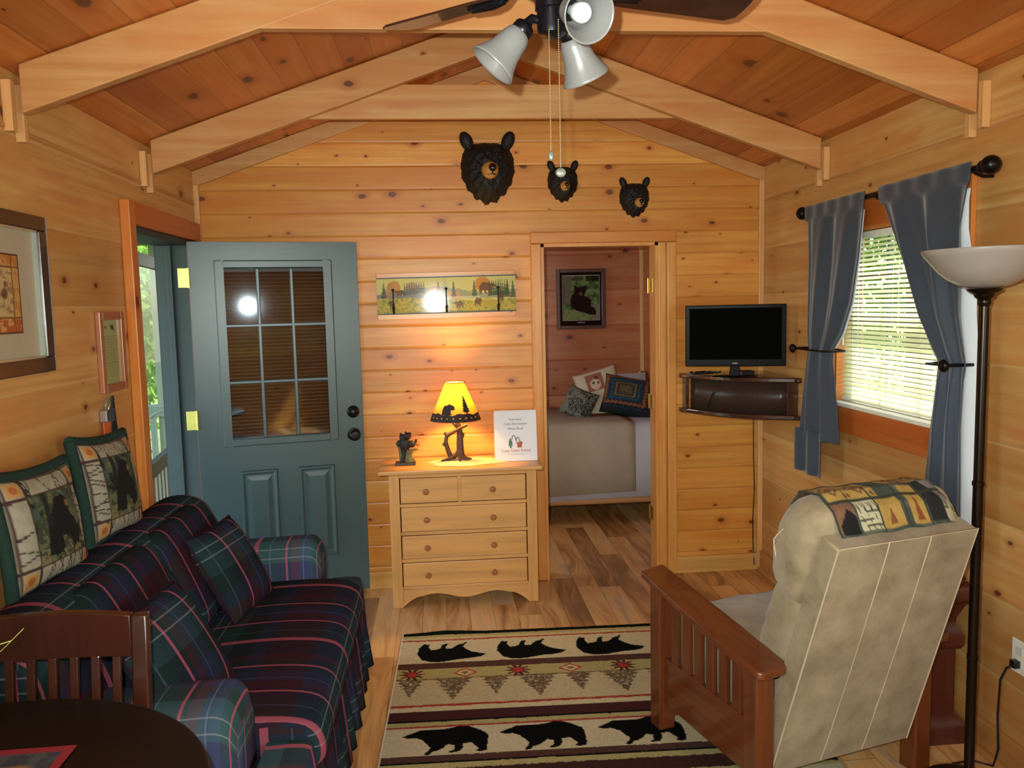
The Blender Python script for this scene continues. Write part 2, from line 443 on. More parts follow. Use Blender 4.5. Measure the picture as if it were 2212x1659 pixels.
def floor_mat():
    b = NB('laminate_plank_floor'); x, y, z = b.coord()
    q = b.math('ADD', b.math('DIVIDE', b.math('ADD', x, .015), .125), 60.0); ix = b.math('FLOOR', q); fx = b.math('FRACT', q)
    r1 = b.n('TexWhiteNoise', {'W': ix}, noise_dimensions='1D').outputs[0]
    q2 = b.math('ADD', b.math('DIVIDE', y, 1.25), b.math('MULTIPLY', r1, 7.0)); iy = b.math('FLOOR', q2); fy = b.math('FRACT', q2)
    r2 = b.n('TexWhiteNoise', {'Vector': b.vec(ix, iy, 0)}, noise_dimensions='2D').outputs[0]
    gx = b.math('ADD', b.math('MULTIPLY', x, 22), b.math('MULTIPLY', r2, 40))
    wv = b.noise(b.vec(b.math('MULTIPLY', x, 4), b.math('ADD', b.math('MULTIPLY', y, 1.2), b.math('MULTIPLY', r2, 30))), 1, 2)
    g = b.noise(b.vec(b.math('ADD', gx, b.math('MULTIPLY', wv, 6)), b.math('MULTIPLY', y, 1.6), r2), 1, 4, .6)
    g = b.math('ADD', b.math('MULTIPLY', g, .72), b.math('MULTIPLY', r2, .34))
    col = b.ramp(g, [(.26, lin((122, 84, 50))), (.40, lin((172, 120, 70))), (.52, lin((210, 156, 94))), (.63, lin((226, 178, 114))), (.74, lin((194, 156, 124))), (.88, lin((158, 120, 86)))])
    e = b.math('MINIMUM', b.math('MULTIPLY', b.math('MINIMUM', fx, b.math('SUBTRACT', 1.0, fx)), .125), b.math('MULTIPLY', b.math('MINIMUM', fy, b.math('SUBTRACT', 1.0, fy)), 1.25))
    gm = b.math('SUBTRACT', 1.0, b.smooth(e, .0006, .0022))
    col = b.mix(b.math('MULTIPLY', gm, .6), col, lin((60, 36, 22)))
    b.bump(b.smooth(e, 0, .003), .25, .002)
    return b.done(col, .28, .5)
M_floor = floor_mat()
M_black = simple('black_plastic', (18, 18, 20), .35)
M_iron = simple('black_iron', (20, 17, 17), .35, .6)
M_brass = simple('aged_brass', (190, 160, 80), .3, .9)
M_white = simple('white_vinyl', (232, 230, 214), .4)
M_green = simple('dark_green_door_paint', (56, 76, 76), .34, 0, .5, .06, 60, .05)
M_greend = simple('dark_green_frame_paint', (44, 60, 60), .55)
M_glass = NB('window_glass'); _a = M_glass.n('BsdfTransparent', {'Color': (.93, .96, .94, 1)}); _b = M_glass.n('BsdfGlossy', {'Roughness': .02}); _g = M_glass.n('MixShader', {0: .04, 1: _a.outputs[0], 2: _b.outputs[0]}); M_glass.t.links.new(_g.outputs[0], M_glass.o.inputs[0]); M_glass = M_glass.m
M_pic = vcol('printed_paper', .55)
M_picgloss = vcol('picture_behind_glass', .055, spec=.5)
M_rust = simple('exterior_siding', (90, 70, 55), .8)

def structure(name, mb, mat, **kw):
    o = mb.build(name, mat, **kw); o['kind'] = 'structure'; return o
WT = .13
# floor and ceiling
structure('floor', MB().box(XL-WT, XR+WT, YR, 7.0, -.08, 0), M_floor)
mb = MB()
for sx in (-1, 1):
    xe = XL-WT if sx < 0 else XR+WT; ze = ZE-SL*WT
    mb.prism([(XM, YR, ZT), (xe, YR, ze), (xe, YR, ze+.06), (XM, YR, ZT+.06)], (0, D-YR, 0))
structure('ceiling', mb, M_ceil, fix=True)
# back wall with the bedroom doorway
OX0, OX1, OZ = .58, 1.262, 1.966
def gable(x): return ZE+SL*((XR-XM)-abs(x-XM))
mb = MB()
def vert_panel(mb, x0, x1, z0, z1, y0, y1):
    f = lambda x: gable(x) if z1 is None else z1
    pts = [(x0, y0, z0), (x1, y0, z0), (x1, y0, f(x1))]
    if z1 is None and x0 < XM < x1: pts.append((XM, y0, f(XM)))
    pts.append((x0, y0, f(x0))); mb.prism(pts, (0, y1-y0, 0))
vert_panel(mb, XL, OX0, 0, None, D, D+.12); vert_panel(mb, OX1, XR, 0, None, D, D+.12); vert_panel(mb, OX0, OX1, OZ, None, D, D+.12)
structure('wall_back', mb, M_back)
# left wall with the entry door opening
DY0, DY1, DZ = 3.63, 4.43, 2.0
mb = MB().box(XL-WT, XL, YR, -1.6, 0, ZE).box(XL-WT, XL, -1.6, -.4, 0, 1.05).box(XL-WT, XL, -1.6, -.4, 2.05, ZE).box(XL-WT, XL, -.4, DY0, 0, ZE).box(XL-WT, XL, DY1, D+.12, 0, ZE).box(XL-WT, XL, DY0, DY1, DZ, ZE)
structure('wall_left', mb, M_side)
# right wall with the window opening
WY0, WY1, WZ0, WZ1 = 2.86, 3.75, 1.12, 1.93
mb = MB().box(XR, XR+WT, YR, -1.6, 0, ZE).box(XR, XR+WT, -1.6, -.4, 0, 1.05).box(XR, XR+WT, -1.6, -.4, 2.05, ZE).box(XR, XR+WT, -.4, WY0, 0, ZE).box(XR, XR+WT, WY1, D+.12, 0, ZE).box(XR, XR+WT, WY0, WY1, 0, WZ0).box(XR, XR+WT, WY0, WY1, WZ1, ZE)
structure('wall_right', mb, M_side)
mb = MB()
vert_panel(mb, XL, XR, 0, None, YR-.12, YR)
structure('wall_rear', mb, M_back)
# bedroom shell
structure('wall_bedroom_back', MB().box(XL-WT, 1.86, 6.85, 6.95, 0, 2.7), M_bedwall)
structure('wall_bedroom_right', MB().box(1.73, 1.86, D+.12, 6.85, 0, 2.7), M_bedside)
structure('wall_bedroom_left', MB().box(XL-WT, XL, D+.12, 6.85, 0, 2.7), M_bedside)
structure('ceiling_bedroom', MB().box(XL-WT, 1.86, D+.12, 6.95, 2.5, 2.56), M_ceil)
structure('trim_1', MB().box(1.70, 1.73, 6.82, 6.85, 0, 2.5), M_corner, bevel=.004)
# corner trims, rake trims, baseboards
structure('trim_2', MB().box(XL, XL+.03, D-.022, D, 0, 2.31), M_corner, bevel=.003)
structure('trim_3', MB().box(XR-.03, XR, D-.022, D, 0, 2.31), M_corner, bevel=.003)
def slopeboard(mb, x0, x1, dz0, dz1, y0, y1):
    s_ = 1 if x1 > x0 else -1
    mb.prism([(x, y0, gable(x)+dz) for x, dz in ((x0, dz0), (x1, dz0), (x1, dz1), (x0, dz1))], (0, y1-y0, 0))
mb = MB(); slopeboard(mb, XL, XM, -.085, -.002, D-.02, D); slopeboard(mb, XM, XR, -.085, -.002, D-.02, D)
structure('trim_4', mb, M_beam, bevel=.002)
structure('baseboard_back', MB().box(XL+.03, OX0-.06, D-.016, D, 0, .1).box(OX1+.10, XR-.03, D-.016, D, 0, .1), M_baseb, bevel=.002)
structure('baseboard_right', MB().box(XR-.016, XR, YR, D-.02, 0, .12).prism([(XR-.016, YR, 0), (XR-.034, YR, 0), (XR-.03, YR, .014), (XR-.016, YR, .02)], (0, D-.02-YR, 0)), wood('side_baseboard_wood', (184, 128, 68), 'y', .35, 30, .25), bevel=.002)
structure('baseboard_left', MB().box(XL, XL+.016, YR, DY0-.08, 0, .12), M_trimy, bevel=.002)
# wall top plates where the slope meets the side walls
structure('trim_5', MB().box(XL, XL+.006, YR, D-.02, 2.20, 2.215), M_beamy, bevel=.002)
structure('trim_6', MB().box(XR-.005, XR, YR, D-.02, 2.188, 2.196), M_beamy, bevel=.002)
# bedroom doorway: door_1 = casing, jamb, hinges
d1 = empty('door_1', (.92, D, 0)); tag(d1, kind='structure')
MB().box(OX0-.06, OX0, D-.02, D, 0, OZ).box(OX1, OX1+.045, D-.014, D, 0, OZ).box(OX1+.05, OX1+.105, D-.022, D, 0, OZ).build('casing', M_trimz, d1, world=True, bevel=.006)
MB().box(OX0-.06, OX1+.105, D-.022, D, OZ+.001, OZ+.066).build('head_casing', M_trimx, d1, world=True, bevel=.006)
MB().box(OX0, OX0+.018, D-.004, D+.124, 0, OZ).box(OX1-.018, OX1, D-.004, D+.124, 0, OZ).box(OX0, OX1, D-.004, D+.124, OZ-.018, OZ).build('jamb', M_trimz, d1, world=True)
for z in (1.72, 1.03, .35):
    h = MB().box(OX1-.021, OX1-.0175, D+.06, D+.122, z-.04, z+.04); h.tube([(OX1-.024, D+.125, z-.045), (OX1-.024, D+.125, z+.045)], .006)
    h.build('hinge', M_brass, d1, world=True)

# roof trusses: two rafters, a collar tie and the cleats at the wall
def truss(name, y0, y1, first):
    t = empty(name, (XM, (y0+y1)/2, 2.2)); tag(t, kind='structure')
    for sx in (-1, 1):
        xe = XL+.045 if sx < 0 else XR-.03
        top = lambda x: gable(x)-.004
        x_ = [XM, xe]
        pts = [(XM, y0, top(XM)), (xe, y0, top(xe)), (xe, y0, top(xe)-.148), (XM, y0, top(XM)-.148)]
        MB().prism(pts, (0, y1-y0, 0)).build('rafter', M_beam, t, world=True, bevel=.004)
        a, b_ = (XL+.001, XL+.03) if sx < 0 else (XR-.03, XR-.001)
        MB().box(a, b_, y0-.028, y0-.002, 2.19, 2.345).build('cleat', M_corner, t, world=True, bevel=.002)
        MB().box(a, b_, y1+.002, y1+.028, 2.17, 2.345).build('cleat', M_corner, t, world=True, bevel=.002)
    zb = 2.497 if y0 > 3 else 2.508
    xs = (ZT-.148-zb)/SL
    e = .001
    pts = [(XM-xs-.03, y0-e, zb), (XM+xs+.03, y0-e, zb), (XM+xs-.13/SL+.02, y0-e, zb+.15), (XM-xs+.13/SL-.02, y0-e, zb+.15)]
    pts = [(XM-xs, y0+.002, zb), (XM+xs, y0+.002, zb), (XM+(ZT-.15-zb-.155)/SL, y0+.002, zb+.155), (XM-(ZT-.15-zb-.155)/SL, y0+.002, zb+.155)]
    pts = [(x, (y1+.001 if y0 > 3 else y), z) for x, y, z in pts]
    MB().prism(pts, (0, .03 if y0 > 3 else y1-y0-.004, 0)).build('collar_tie', M_beam, t, world=True, bevel=.003)
truss('roof_truss', 3.86, 3.90, True)
truss('roof_truss', 2.71, 2.75, False)
truss('roof_truss', 1.50, 1.54, False)

# ------------------------------------------------------------------ entry door frame (door_2) and open door (door_3)
d2 = empty('door_2', (XL, 4.03, 0)); tag(d2, kind='structure')
MB().box(XL+.001, XL+.042, DY0-.068, DY0, 0, DZ+.1).build('side_casing', M_trimzy, d2, world=True, bevel=.004)
MB().box(XL+.001, XL+.036, DY0, 4.60, DZ, DZ+.1).build('head_casing', M_trimy, d2, world=True, bevel=.004)
MB().box(XL-.15, XL+.02, DY1-.03, DY1, 0, DZ).box(XL-.15, XL+.02, DY0+.03, DY1-.03, DZ-.03, DZ).box(XL-.15, XL, DY0, DY0+.03, 0, DZ).box(XL+.002, XL+.02, DY1, D-.03, 0, DZ).build('jamb', M_greend, d2, world=True, bevel=.003)
MB().box(XL-.09, XL-.06, DY1-.055, DY1-.03, 0, DZ-.03).box(XL-.09, XL-.06, DY0+.03, DY0+.05, 0, DZ-.03).build('door_stop', M_greend, d2, world=True, bevel=.003)
MB().box(XL-.15, XL, DY0, DY1, -.01, .03).build('threshold', simple('aluminium_sill', (150, 148, 140), .35, .8), d2, world=True, bevel=.003)
HX, HY = -1.295, 4.375; DW = .868; DA = math.atan2(.19, .85)
d3 = empty('door_3', (HX, HY, 0), DA); tag(d3, kind='structure', label='open dark green entry door with nine-pane window, folded back against the back wall')
d3['category'] = 'door'
z0, z1 = .028, 1.986; TH = .042
# slab with an opening for the lite (front face at local y=0)
LX0, LX1, LZ0, LZ1 = .155, .70, .93, 1.86
mb = MB().box(0, LX0, 0, TH, z0, z1).box(LX1, DW, 0, TH, z0, z1).box(LX0, LX1, 0, TH, z0, LZ0).box(LX0, LX1, 0, TH, LZ1, z1)
mb.build('slab', M_green, d3, bevel=.001)
for (a, b_) in ((.20, .395), (.505, .70)):
    q = MB(); zz0, zz1 = .25, .765
    def ring(y, i): return [(a+i, y, zz0+i), (b_-i, y, zz0+i), (b_-i, y, zz1-i), (a+i, y, zz1-i)]
    rs = [ring(-.0005, 0), ring(-.010, .006), ring(-.010, .014), ring(-.0015, .024), ring(-.0015, .032), ring(-.009, .056)]
    for r0, r1 in zip(rs, rs[1:]):
        q.add(r0+r1, [(k, (k+1) % 4, (k+1) % 4+4, k+4) for k in range(4)])
    q.add(rs[-1], [(0, 1, 2, 3)])
    q.build('raised_panel', M_green, d3)
q = MB(); i = .03
for (xa, xb, za, zb) in ((LX0-i, LX0+.012, LZ0-i, LZ1+i), (LX1-.012, LX1+i, LZ0-i, LZ1+i), (LX0+.012, LX1-.012, LZ0-i, LZ0+.012), (LX0+.012, LX1-.012, LZ1-.012, LZ1+i)):
    q.box(xa, xb, -.014, TH+.01, za, zb)
q.build('window_moulding', M_green, d3, bevel=.006)
q = MB(); gx0, gx1, gz0, gz1 = LX0+.012, LX1-.012, LZ0+.012, LZ1-.012
for k in (1, 2):
    xx = gx0+(gx1-gx0)*k/3; q.box(xx-.009, xx+.009, -.012, .004, gz0, gz1)
    zz = gz0+(gz1-gz0)*k/3; q.box(gx0, gx1, -.0115, .0035, zz-.009, zz+.009)
q.build('muntin_grid', M_green, d3, bevel=.004)
g = NB('tinted_door_glass'); gl = g.n('BsdfGlossy', {'Roughness': .032, 'Color': (.8, .9, 1, 1)}); tr = g.n('BsdfTransparent', {'Color': (.62, .66, .68, 1)}); fr = g.n('Fresnel', {'IOR': 1.9})
mx = g.n('MixShader', {0: fr.outputs[0], 1: tr.outputs[0], 2: gl.outputs[0]}); g.t.links.new(mx.outputs[0], g.o.inputs[0])
MB().box(gx0-.005, gx1+.005, .006, .010, gz0-.005, gz1+.005).build('glass', g.m, d3)
q = MB(); zz = gz0+.012
while zz < gz1-.02:
    q.box(gx0+.004, gx1-.004, .014, .026, zz, zz+.0016, M=None); zz += .0195
q.box(gx0+.004, gx1-.004, .012, .028, gz1-.018, gz1-.002)
q.build('mini_blind', simple('mini_blind_white', (200, 200, 195), .5), d3)
MB().box(gx0-.005, gx1+.005, .034, .038, gz0-.005, gz1+.005).build('outer_glass', g.m, d3)
for nm, z, r in (('deadbolt', 1.052, .034), ('door_knob', .925, .036)):
    q = MB(); Mx = Matrix.Translation((DW-.055, 0, z)) @ Matrix.Rotation(PI/2, 4, 'X')
    prof = [(r, 0), (r, .008), (r*.8, .014), (r*.55, .017), (r*.5, .03), (r*.3, .033), (0, .033)] if nm == 'deadbolt' else [(r, 0), (r, .006), (r*.5, .012), (r*.4, .03), (r*.75, .04), (r*.85, .055), (r*.6, .066), (0, .068)]
    q.lathe(prof, M=Mx); q.build(nm, M_iron, d3, smooth=40)
for z in (1.80, 1.055, .30):
    q = MB().box(-.052, -.004, -.012, -.008, z-.05, z+.05); q.tube([(0, -.012, z-.052), (0, -.012, z+.052)], .006)
    q.build('hinge', simple('pale_brass', (205, 205, 110), .35, .5), d3, world=False, bevel=.001)
MB().box(-.003, DW+.001, TH*.2, TH*.8, z1+.0, z1+.002).box(-.003, -.001, .005, TH, z0, z1).build('weather_strip', simple('brown_strip', (150, 90, 50), .5), d3)

# ------------------------------------------------------------------ window_1 in the right wall
w1 = empty('window_1', (XR, 3.3, WZ0)); tag(w1, kind='structure')
q = MB().box(XR-.02, XR-.001, WY0-.12, WY0+.002, WZ0-.13, WZ1+.12).box(XR-.02, XR-.001, WY1-.002, WY1+.115, WZ0-.13, WZ1+.12)
q.build('side_casing', M_trimzy, w1, world=True, bevel=.003)
MB().box(XR-.0195, XR-.001, WY0, WY1, WZ1-.002, WZ1+.12).box(XR-.0195, XR-.001, WY0, WY1, WZ0-.13, WZ0+.002).build('head_and_apron', M_trimy, w1, world=True, bevel=.003)
MB().box(XR-.03, XR+.06, WY0, WY1, WZ0-.006, WZ0+.012).build('window_sill', M_white, w1, world=True, bevel=.003)
q = MB()
for (a, b_, c, d_) in ((WY0, WY0+.035, WZ0, WZ1), (WY1-.035, WY1, WZ0, WZ1), (WY0, WY1, WZ0+.012, WZ0+.05), (WY0, WY1, WZ1-.035, WZ1), (WY0, WY1, 1.50, 1.535)):
    q.box(XR+.07, XR+.11, a, b_, c, d_)
for yy in (WY0+.3, WY1-.3): q.box(XR+.082, XR+.092, yy-.006, yy+.006, WZ0, WZ1)
q.box(XR+.082, XR+.092, WY0, WY1, 1.30, 1.312).box(XR+.082, XR+.092, WY0, WY1, 1.71, 1.722)
q.build('sash', simple('bronze_sash', (70, 60, 52), .5), w1, world=True, bevel=.002)
MB().box(XR+.095, XR+.099, WY0, WY1, WZ0, WZ1).build('glass', M_glass, w1, world=True)
q = MB().box(XR, XR+.13, WY0-.001, WY0+.012, WZ0, WZ1).box(XR, XR+.13, WY1-.012, WY1+.001, WZ0, WZ1).box(XR, XR+.13, WY0, WY1, WZ1-.012, WZ1+.001)
q.build('jamb', M_trimzy, w1, world=True)
# invented windows behind the camera, added to hold the fill lamps
for nm, xa in (('added_window_2', XL-.09), ('added_window_3', XR+.03)):
    w2 = empty(nm, (xa, -1.0, 1.05)); tag(w2, kind='structure'); q = MB()
    for (a, b_, c, d_) in ((-1.6, -1.55, 1.05, 2.05), (-.45, -.4, 1.05, 2.05), (-1.6, -.4, 1.05, 1.10), (-1.6, -.4, 2.0, 2.05), (-1.6, -.4, 1.53, 1.57)): q.box(xa, xa+.05, a, b_, c, d_)
    q.build('sash', M_white, w2, world=True)

# ================================================================== THINGS
def thing(name, label, cat, loc, rz=0, group=None):
    return tag(empty(name, loc, rz), label, cat, group)
M_plaid = plaid('plaid_upholstery', .85, lg=.9)
M_plaidb = plaid('plaid_upholstery_flash_lit', 2.2, .44, 1.15)  # same plaid with raised gain, flash brightness put into the arm colour

# ---------------------------------------------------------------- sofa
sofa = thing('sofa', 'dark navy, green and maroon plaid loveseat standing along the left wall', 'sofa', (-.85, 2.78, 0))
SY0, SY1 = 2.03, 3.70
def xz_loft(sec, y0, y1, mat, name, parent, rnd=.06, n=26, closed=True, puff=0, uo=0.0):
    cx = sum(p[0] for p in sec)/len(sec); cz = sum(p[1] for p in sec)/len(sec); rows = []
    for i in range(n+1):
        t = i/n; tt = .5-.5*math.cos(PI*t); y = y0+(y1-y0)*tt
        e = min(y-y0, y1-y)
        k = 1.0 if e >= rnd else math.sqrt(max(0, 1-(1-e/rnd)**2))
        dx = (1-k)*rnd
        row = []
        for (x, z) in sec:
            vx, vz = x-cx, z-cz; L = math.hypot(vx, vz)+1e-9; f = max(.0, (L-dx)/L)+puff*math.sin(PI*tt)/max(L, .1)*.05
            row.append((cx+vx*f, y, max(z*0+.0, cz+vz*f)))
        rows.append(row)
    mb = MB().loft(rows, closed=closed, caps=True, uv0=(y0+uo, 0))
    return mb.build(name, mat, parent, world=True, smooth=50)
def smoothpoly(pts, it=2, closed=True):
    for _ in range(it):
        q = []; n = len(pts)
        for i in range(n):
            a = pts[i]; b_ = pts[(i+1) % n]
            q.append((a[0]*.75+b_[0]*.25, a[1]*.75+b_[1]*.25)); q.append((a[0]*.25+b_[0]*.75, a[1]*.25+b_[1]*.75))
        pts = q
    return pts
xz_loft(smoothpoly([(-1.29, .06), (-1.30, .74), (-1.23, .83), (-1.13, .855), (-1.04, .83), (-.99, .74), (-.93, .62), (-.88, .35), (-.88, .06)], 2), SY0+.02, SY1-.10, M_plaid, 'backrest', sofa, .10, 40)
xz_loft(smoothpoly([(-1.27, .06), (-1.27, .40), (-.44, .40), (-.44, .06)], 1), SY0+.02, SY1-.02, M_plaid, 'base', sofa, .01, 8)
# seat cushions: T shaped bench cushions wrapping over the front edge
def seat(y0, y1, name):
    sec = smoothpoly([(-1.0, .33), (-1.0, .44), (-.70, .47), (-.46, .465), (-.375, .43), (-.36, .33), (-.41, .30), (-.7, .32)], 2)
    return xz_loft(sec, y0, y1, M_plaid, name, sofa, .035, 30)
seat(2.25, 3.49, 'seat_cushion')
# cushion returns in front of the arms
for (a, b_) in ((2.03, 2.275), (3.485, 3.69)):
    xz_loft(smoothpoly([(-.56, .10), (-.56, .40), (-.43, .405), (-.39, .39), (-.385, .10)], 1), a, b_, M_plaidb, 'cushion_return', sofa, .03, 10)
# arms: rounded rolls running front to back
def arm(y0, y1):
    yc = (y0+y1)/2; h = (y1-y0)/2
    sec = [(yc-h, .08), (yc-h, .3), (yc-h, .50)]+[(yc-h*(1.02*abs(math.cos(t))**.6*(1 if math.cos(t) > 0 else -1)), .52+.095*math.sin(t)**.7) for t in np.linspace(.12, PI-.12, 15)]+[(yc+h, .50), (yc+h, .3), (yc+h, .08)]
    rows = []
    for i in range(33):
        t = (i/32)**.7; x = -1.24+t*(-.555+1.24); e = max(0, -.555-x); k = 1-.25*(1-math.sqrt(max(0, 1-(1-min(1, e/.06))**2)))
        rows.append([(x, yc+(y-yc)*k, .30+(z-.30)*(k if z > .3 else 1)+.004*math.sin(x*9)) for y, z in sec])
    mb = MB().loft(rows, closed=True, caps=True, uv0=(.06, .2)); mb.build('arm', M_plaidb, sofa, world=True, smooth=50)
arm(SY0-.02, SY0+.24); arm(SY1-.22, SY1)
# pleated skirt hanging to the floor
rows = []; ys = np.linspace(SY0, SY1-.01, 90)
for z, dx, am in ((.31, 0, .002), (.25, .012, .005), (.12, .022, .010), (.015, .03, .014)):
    rows.append([(-.405+dx+am*math.sin(yy*46)+am*.6*math.sin(yy*81+1), yy, z) for yy in ys])
mb = MB().loft(rows, swap=True, uv0=(SY0, 0)); o = mb.build('skirt', M_plaid, sofa, world=True, smooth=180)
md = o.modifiers.new('sol', 'SOLIDIFY'); md.thickness = .006
rows = [[(x, SY0-.004+dy, z) for x in np.linspace(-1.24, -.39, 14)] for z, dy in ((.31, 0), (.16, -.004), (.015, -.008))]
MB().loft(rows).build('skirt_side', M_plaid, sofa, world=True)
# back cushions of the sofa
def back_cushion(y0, y1):
    sec = smoothpoly([(-1.06, .46), (-1.13, .74), (-1.10, .825), (-1.03, .85), (-.98, .78), (-.92, .64), (-.875, .52), (-.89, .46)], 2)
    xz_loft(sec, y0, y1, M_plaid, 'back_cushion', sofa, .09, 26)
back_cushion(2.27, 2.86); back_cushion(2.87, 3.44)
def plaid_pillow(label, c, wd, ht, th, lean, yaw, group):
    r = thing('throw_pillow', label, 'pillow', c, 0, group)
    Mx = Matrix.Rotation(yaw, 4, 'Z') @ Matrix.Rotation(lean, 4, 'X')
    X, Z, T, u, v = pillow_pts(wd, ht, th, 36, corner=.05)
    mb = MB()
    for sgn in (-1, 1):
        P = np.stack([X, sgn*T, Z], -1)
        if sgn > 0: P = P[:, ::-1]
        mb.loft([[tuple(Mx @ Vector(p)) for p in row] for row in P.transpose(1, 0, 2)], uv0=(.07, .1))
    mb.build('cover', M_plaid, r, smooth=180)
    # piped edge
    t = np.linspace(0, 1, 25)[:-1]; pts = []
    s_ = np.linspace(0, 35, 22).astype(int)
    loop = [(0, k) for k in s_]+[(k, 35) for k in s_[1:]]+[(35, k) for k in s_[::-1][1:]]+[(k, 0) for k in s_[::-1][1:]]
    MB().tube([tuple(Mx @ Vector((X[i, j], 0, Z[i, j]))) for i, j in loop], .004, 6).build('piping', M_plaid, r, smooth=60)
    return r
plaid_pillow('plaid throw pillow leaning in the far corner of the sofa beside its far arm', (-.845, 3.19, .62), .36, .37, .13, -.50, 1.38, 'plaid throw pillows')
plaid_pillow('plaid throw pillow lying against the near end of the sofa behind the dining chair', (-.80, 2.36, .62), .40, .38, .13, -.52, 1.42, 'plaid throw pillows')

# tapestry pillows standing on the sofa back against the wall
def tap_func(seed):
    def f(u, v):
        C = Canvas(u, v, (150, 144, 122))
        brd = .2
        inn = (u > brd) & (u < 1-brd) & (v > brd) & (v < 1-brd)
        nz = fbm(u+seed, v, 14)
        C.c = C.c*(.75+.5*nz)[..., None]
        rr = random.Random(seed)
        for k in range(34):     # birch twigs in the cream border
            if k % 2: x0 = rr.choice((.02, 1-brd+.01)); y0 = rr.uniform(.18, .8); p = (x0, y0); q = (x0+brd-.03, y0+rr.uniform(-.09, .09))
            else: y0 = rr.choice((.02, 1-brd+.01)); x0 = rr.uniform(.18, .8); p = (x0, y0); q = (x0+rr.uniform(-.09, .09), y0+brd-.03)
            C.line(p, q, .006, (52, 46, 40))
        for cx in (.1, .9):
            for cy in (.1, .9):
                C.put((abs(u-cx) < .07) & (abs(v-cy) < .07), (176, 130, 70)); C.ell(cx, cy, .035, .04, (158, 90, 50))
        for a in (brd, 1-brd, .015, .985):
            C.put((abs(u-a) < .012), (66, 42, 36)); C.put((abs(v-a) < .012), (66, 42, 36))
        g = fbm(u+seed*3, v, 9)
        C.put(inn, (58, 66, 46)); C.put(inn & (g > .55), (92, 98, 66)); C.put(inn & (g < .38), (28, 32, 28))
        C.put(inn & (v < .42) & (fbm(u, v, 22) > .5), (66, 82, 74))
        C.put(inn & (v > .68) & (fbm(u, v, 26) > .45), (122, 112, 76))
        bear = [(.30, .74), (.34, .50), (.42, .36), (.50, .26), (.60, .24), (.68, .32), (.66, .42), (.74, .52), (.76, .70), (.66, .76), (.60, .62), (.52, .62), (.50, .76), (.40, .76)]
        C.put(inpoly(u+.02*(g-.5), v, bear), (20, 19, 20)); C.ell(.645, .34, .035, .03, (126, 92, 60))
        C.put(inn & (u > .34) & (u < .40) & (v < .5), (34, 34, 26))
        return C.c
    return f
M_tap = vcol('tapestry_fabric', .9, .4, 420)
M_teal = simple('dark_teal_chenille', (34, 54, 46), .95, 0, .2, .35, 90, .6)
def tap_pillow(label, c, wd, ht, yaw, roll, lean, seed):
    r = thing('tapestry_pillow', label, 'pillow', c, 0, 'bear tapestry pillows on the sofa back')
    Mx = Matrix.Rotation(yaw, 4, 'Z') @ Matrix.Rotation(lean, 4, 'X') @ Matrix.Rotation(roll, 4, 'Y')
    pillow('cover', wd, ht, .10, tap_func(seed), M_tap, r, Mx, 70, corner=.10)
    X, Z, T, u, v = pillow_pts(wd+.02, ht+.02, .1, 36, corner=.10)
    s_ = np.linspace(0, 35, 22).astype(int)
    loop = [(0, k) for k in s_]+[(k, 35) for k in s_[1:]]+[(35, k) for k in s_[::-1][1:]]+[(k, 0) for k in s_[::-1][1:]]
    MB().tube([tuple(Mx @ Vector((X[i, j], .012, Z[i, j]))) for i, j in loop], .019, 8).build('bolster_edge', M_teal, r, smooth=60)
    return r
tap_pillow('tapestry pillow with black bear and birch border, nearer of two on the sofa back', (-1.20, 2.49, .995), .385, .335, PI/2-.05, .05, -.16, 2)
tap_pillow('tapestry pillow with black bear and birch border, next to the door casing', (-1.20, 2.985, 1.005), .37, .35, PI/2-.05, .07, -.16, 5)

# ---------------------------------------------------------------- rug
RA = -.03
rug = thing('area_rug', 'beige and brown area rug with black bears and fir trees on the floor', 'rug', (-.235, 3.93, 0), RA)
RW, RL = 1.62, 2.30
lying = [(0, .55), (.02, .25), (.06, .12), (.09, .02), (.13, .08), (.17, .05), (.155, .22), (.19, .38), (.27, .36), (.33, .30), (.35, .13), (.40, .06), (.45, .07), (.42, .16), (.41, .34), (.50, .32), (.58, .14), (.66, .08), (.70, .0), (.72, .06), (.69, .12), (.66, .26), (.72, .42), (.80, .55), (.90, .62), (1.0, .68), (.93, .80), (.82, .86), (.62, .90), (.40, 1.0), (.22, 1.0), (.08, .88)]
walking = [(0, .32), (.05, .26), (.14, .17), (.20, .09), (.26, .10), (.32, .10), (.42, .10), (.55, .07), (.66, .0), (.76, .02), (.88, .14), (.97, .28), (1.0, .42), (.99, .60), (.985, .78), (.97, .93), (.90, .96), (.84, .92), (.88, .84), (.83, .70), (.80, .62), (.71, .66), (.70, .82), (.66, .93), (.57, .96), (.54, .93), (.60, .86), (.61, .70), (.54, .66), (.48, .78), (.42, .86), (.37, .88), (.34, .98), (.28, 1.0), (.27, .94), (.32, .84), (.33, .74), (.28, .60), (.24, .46), (.15, .38), (.06, .38)]
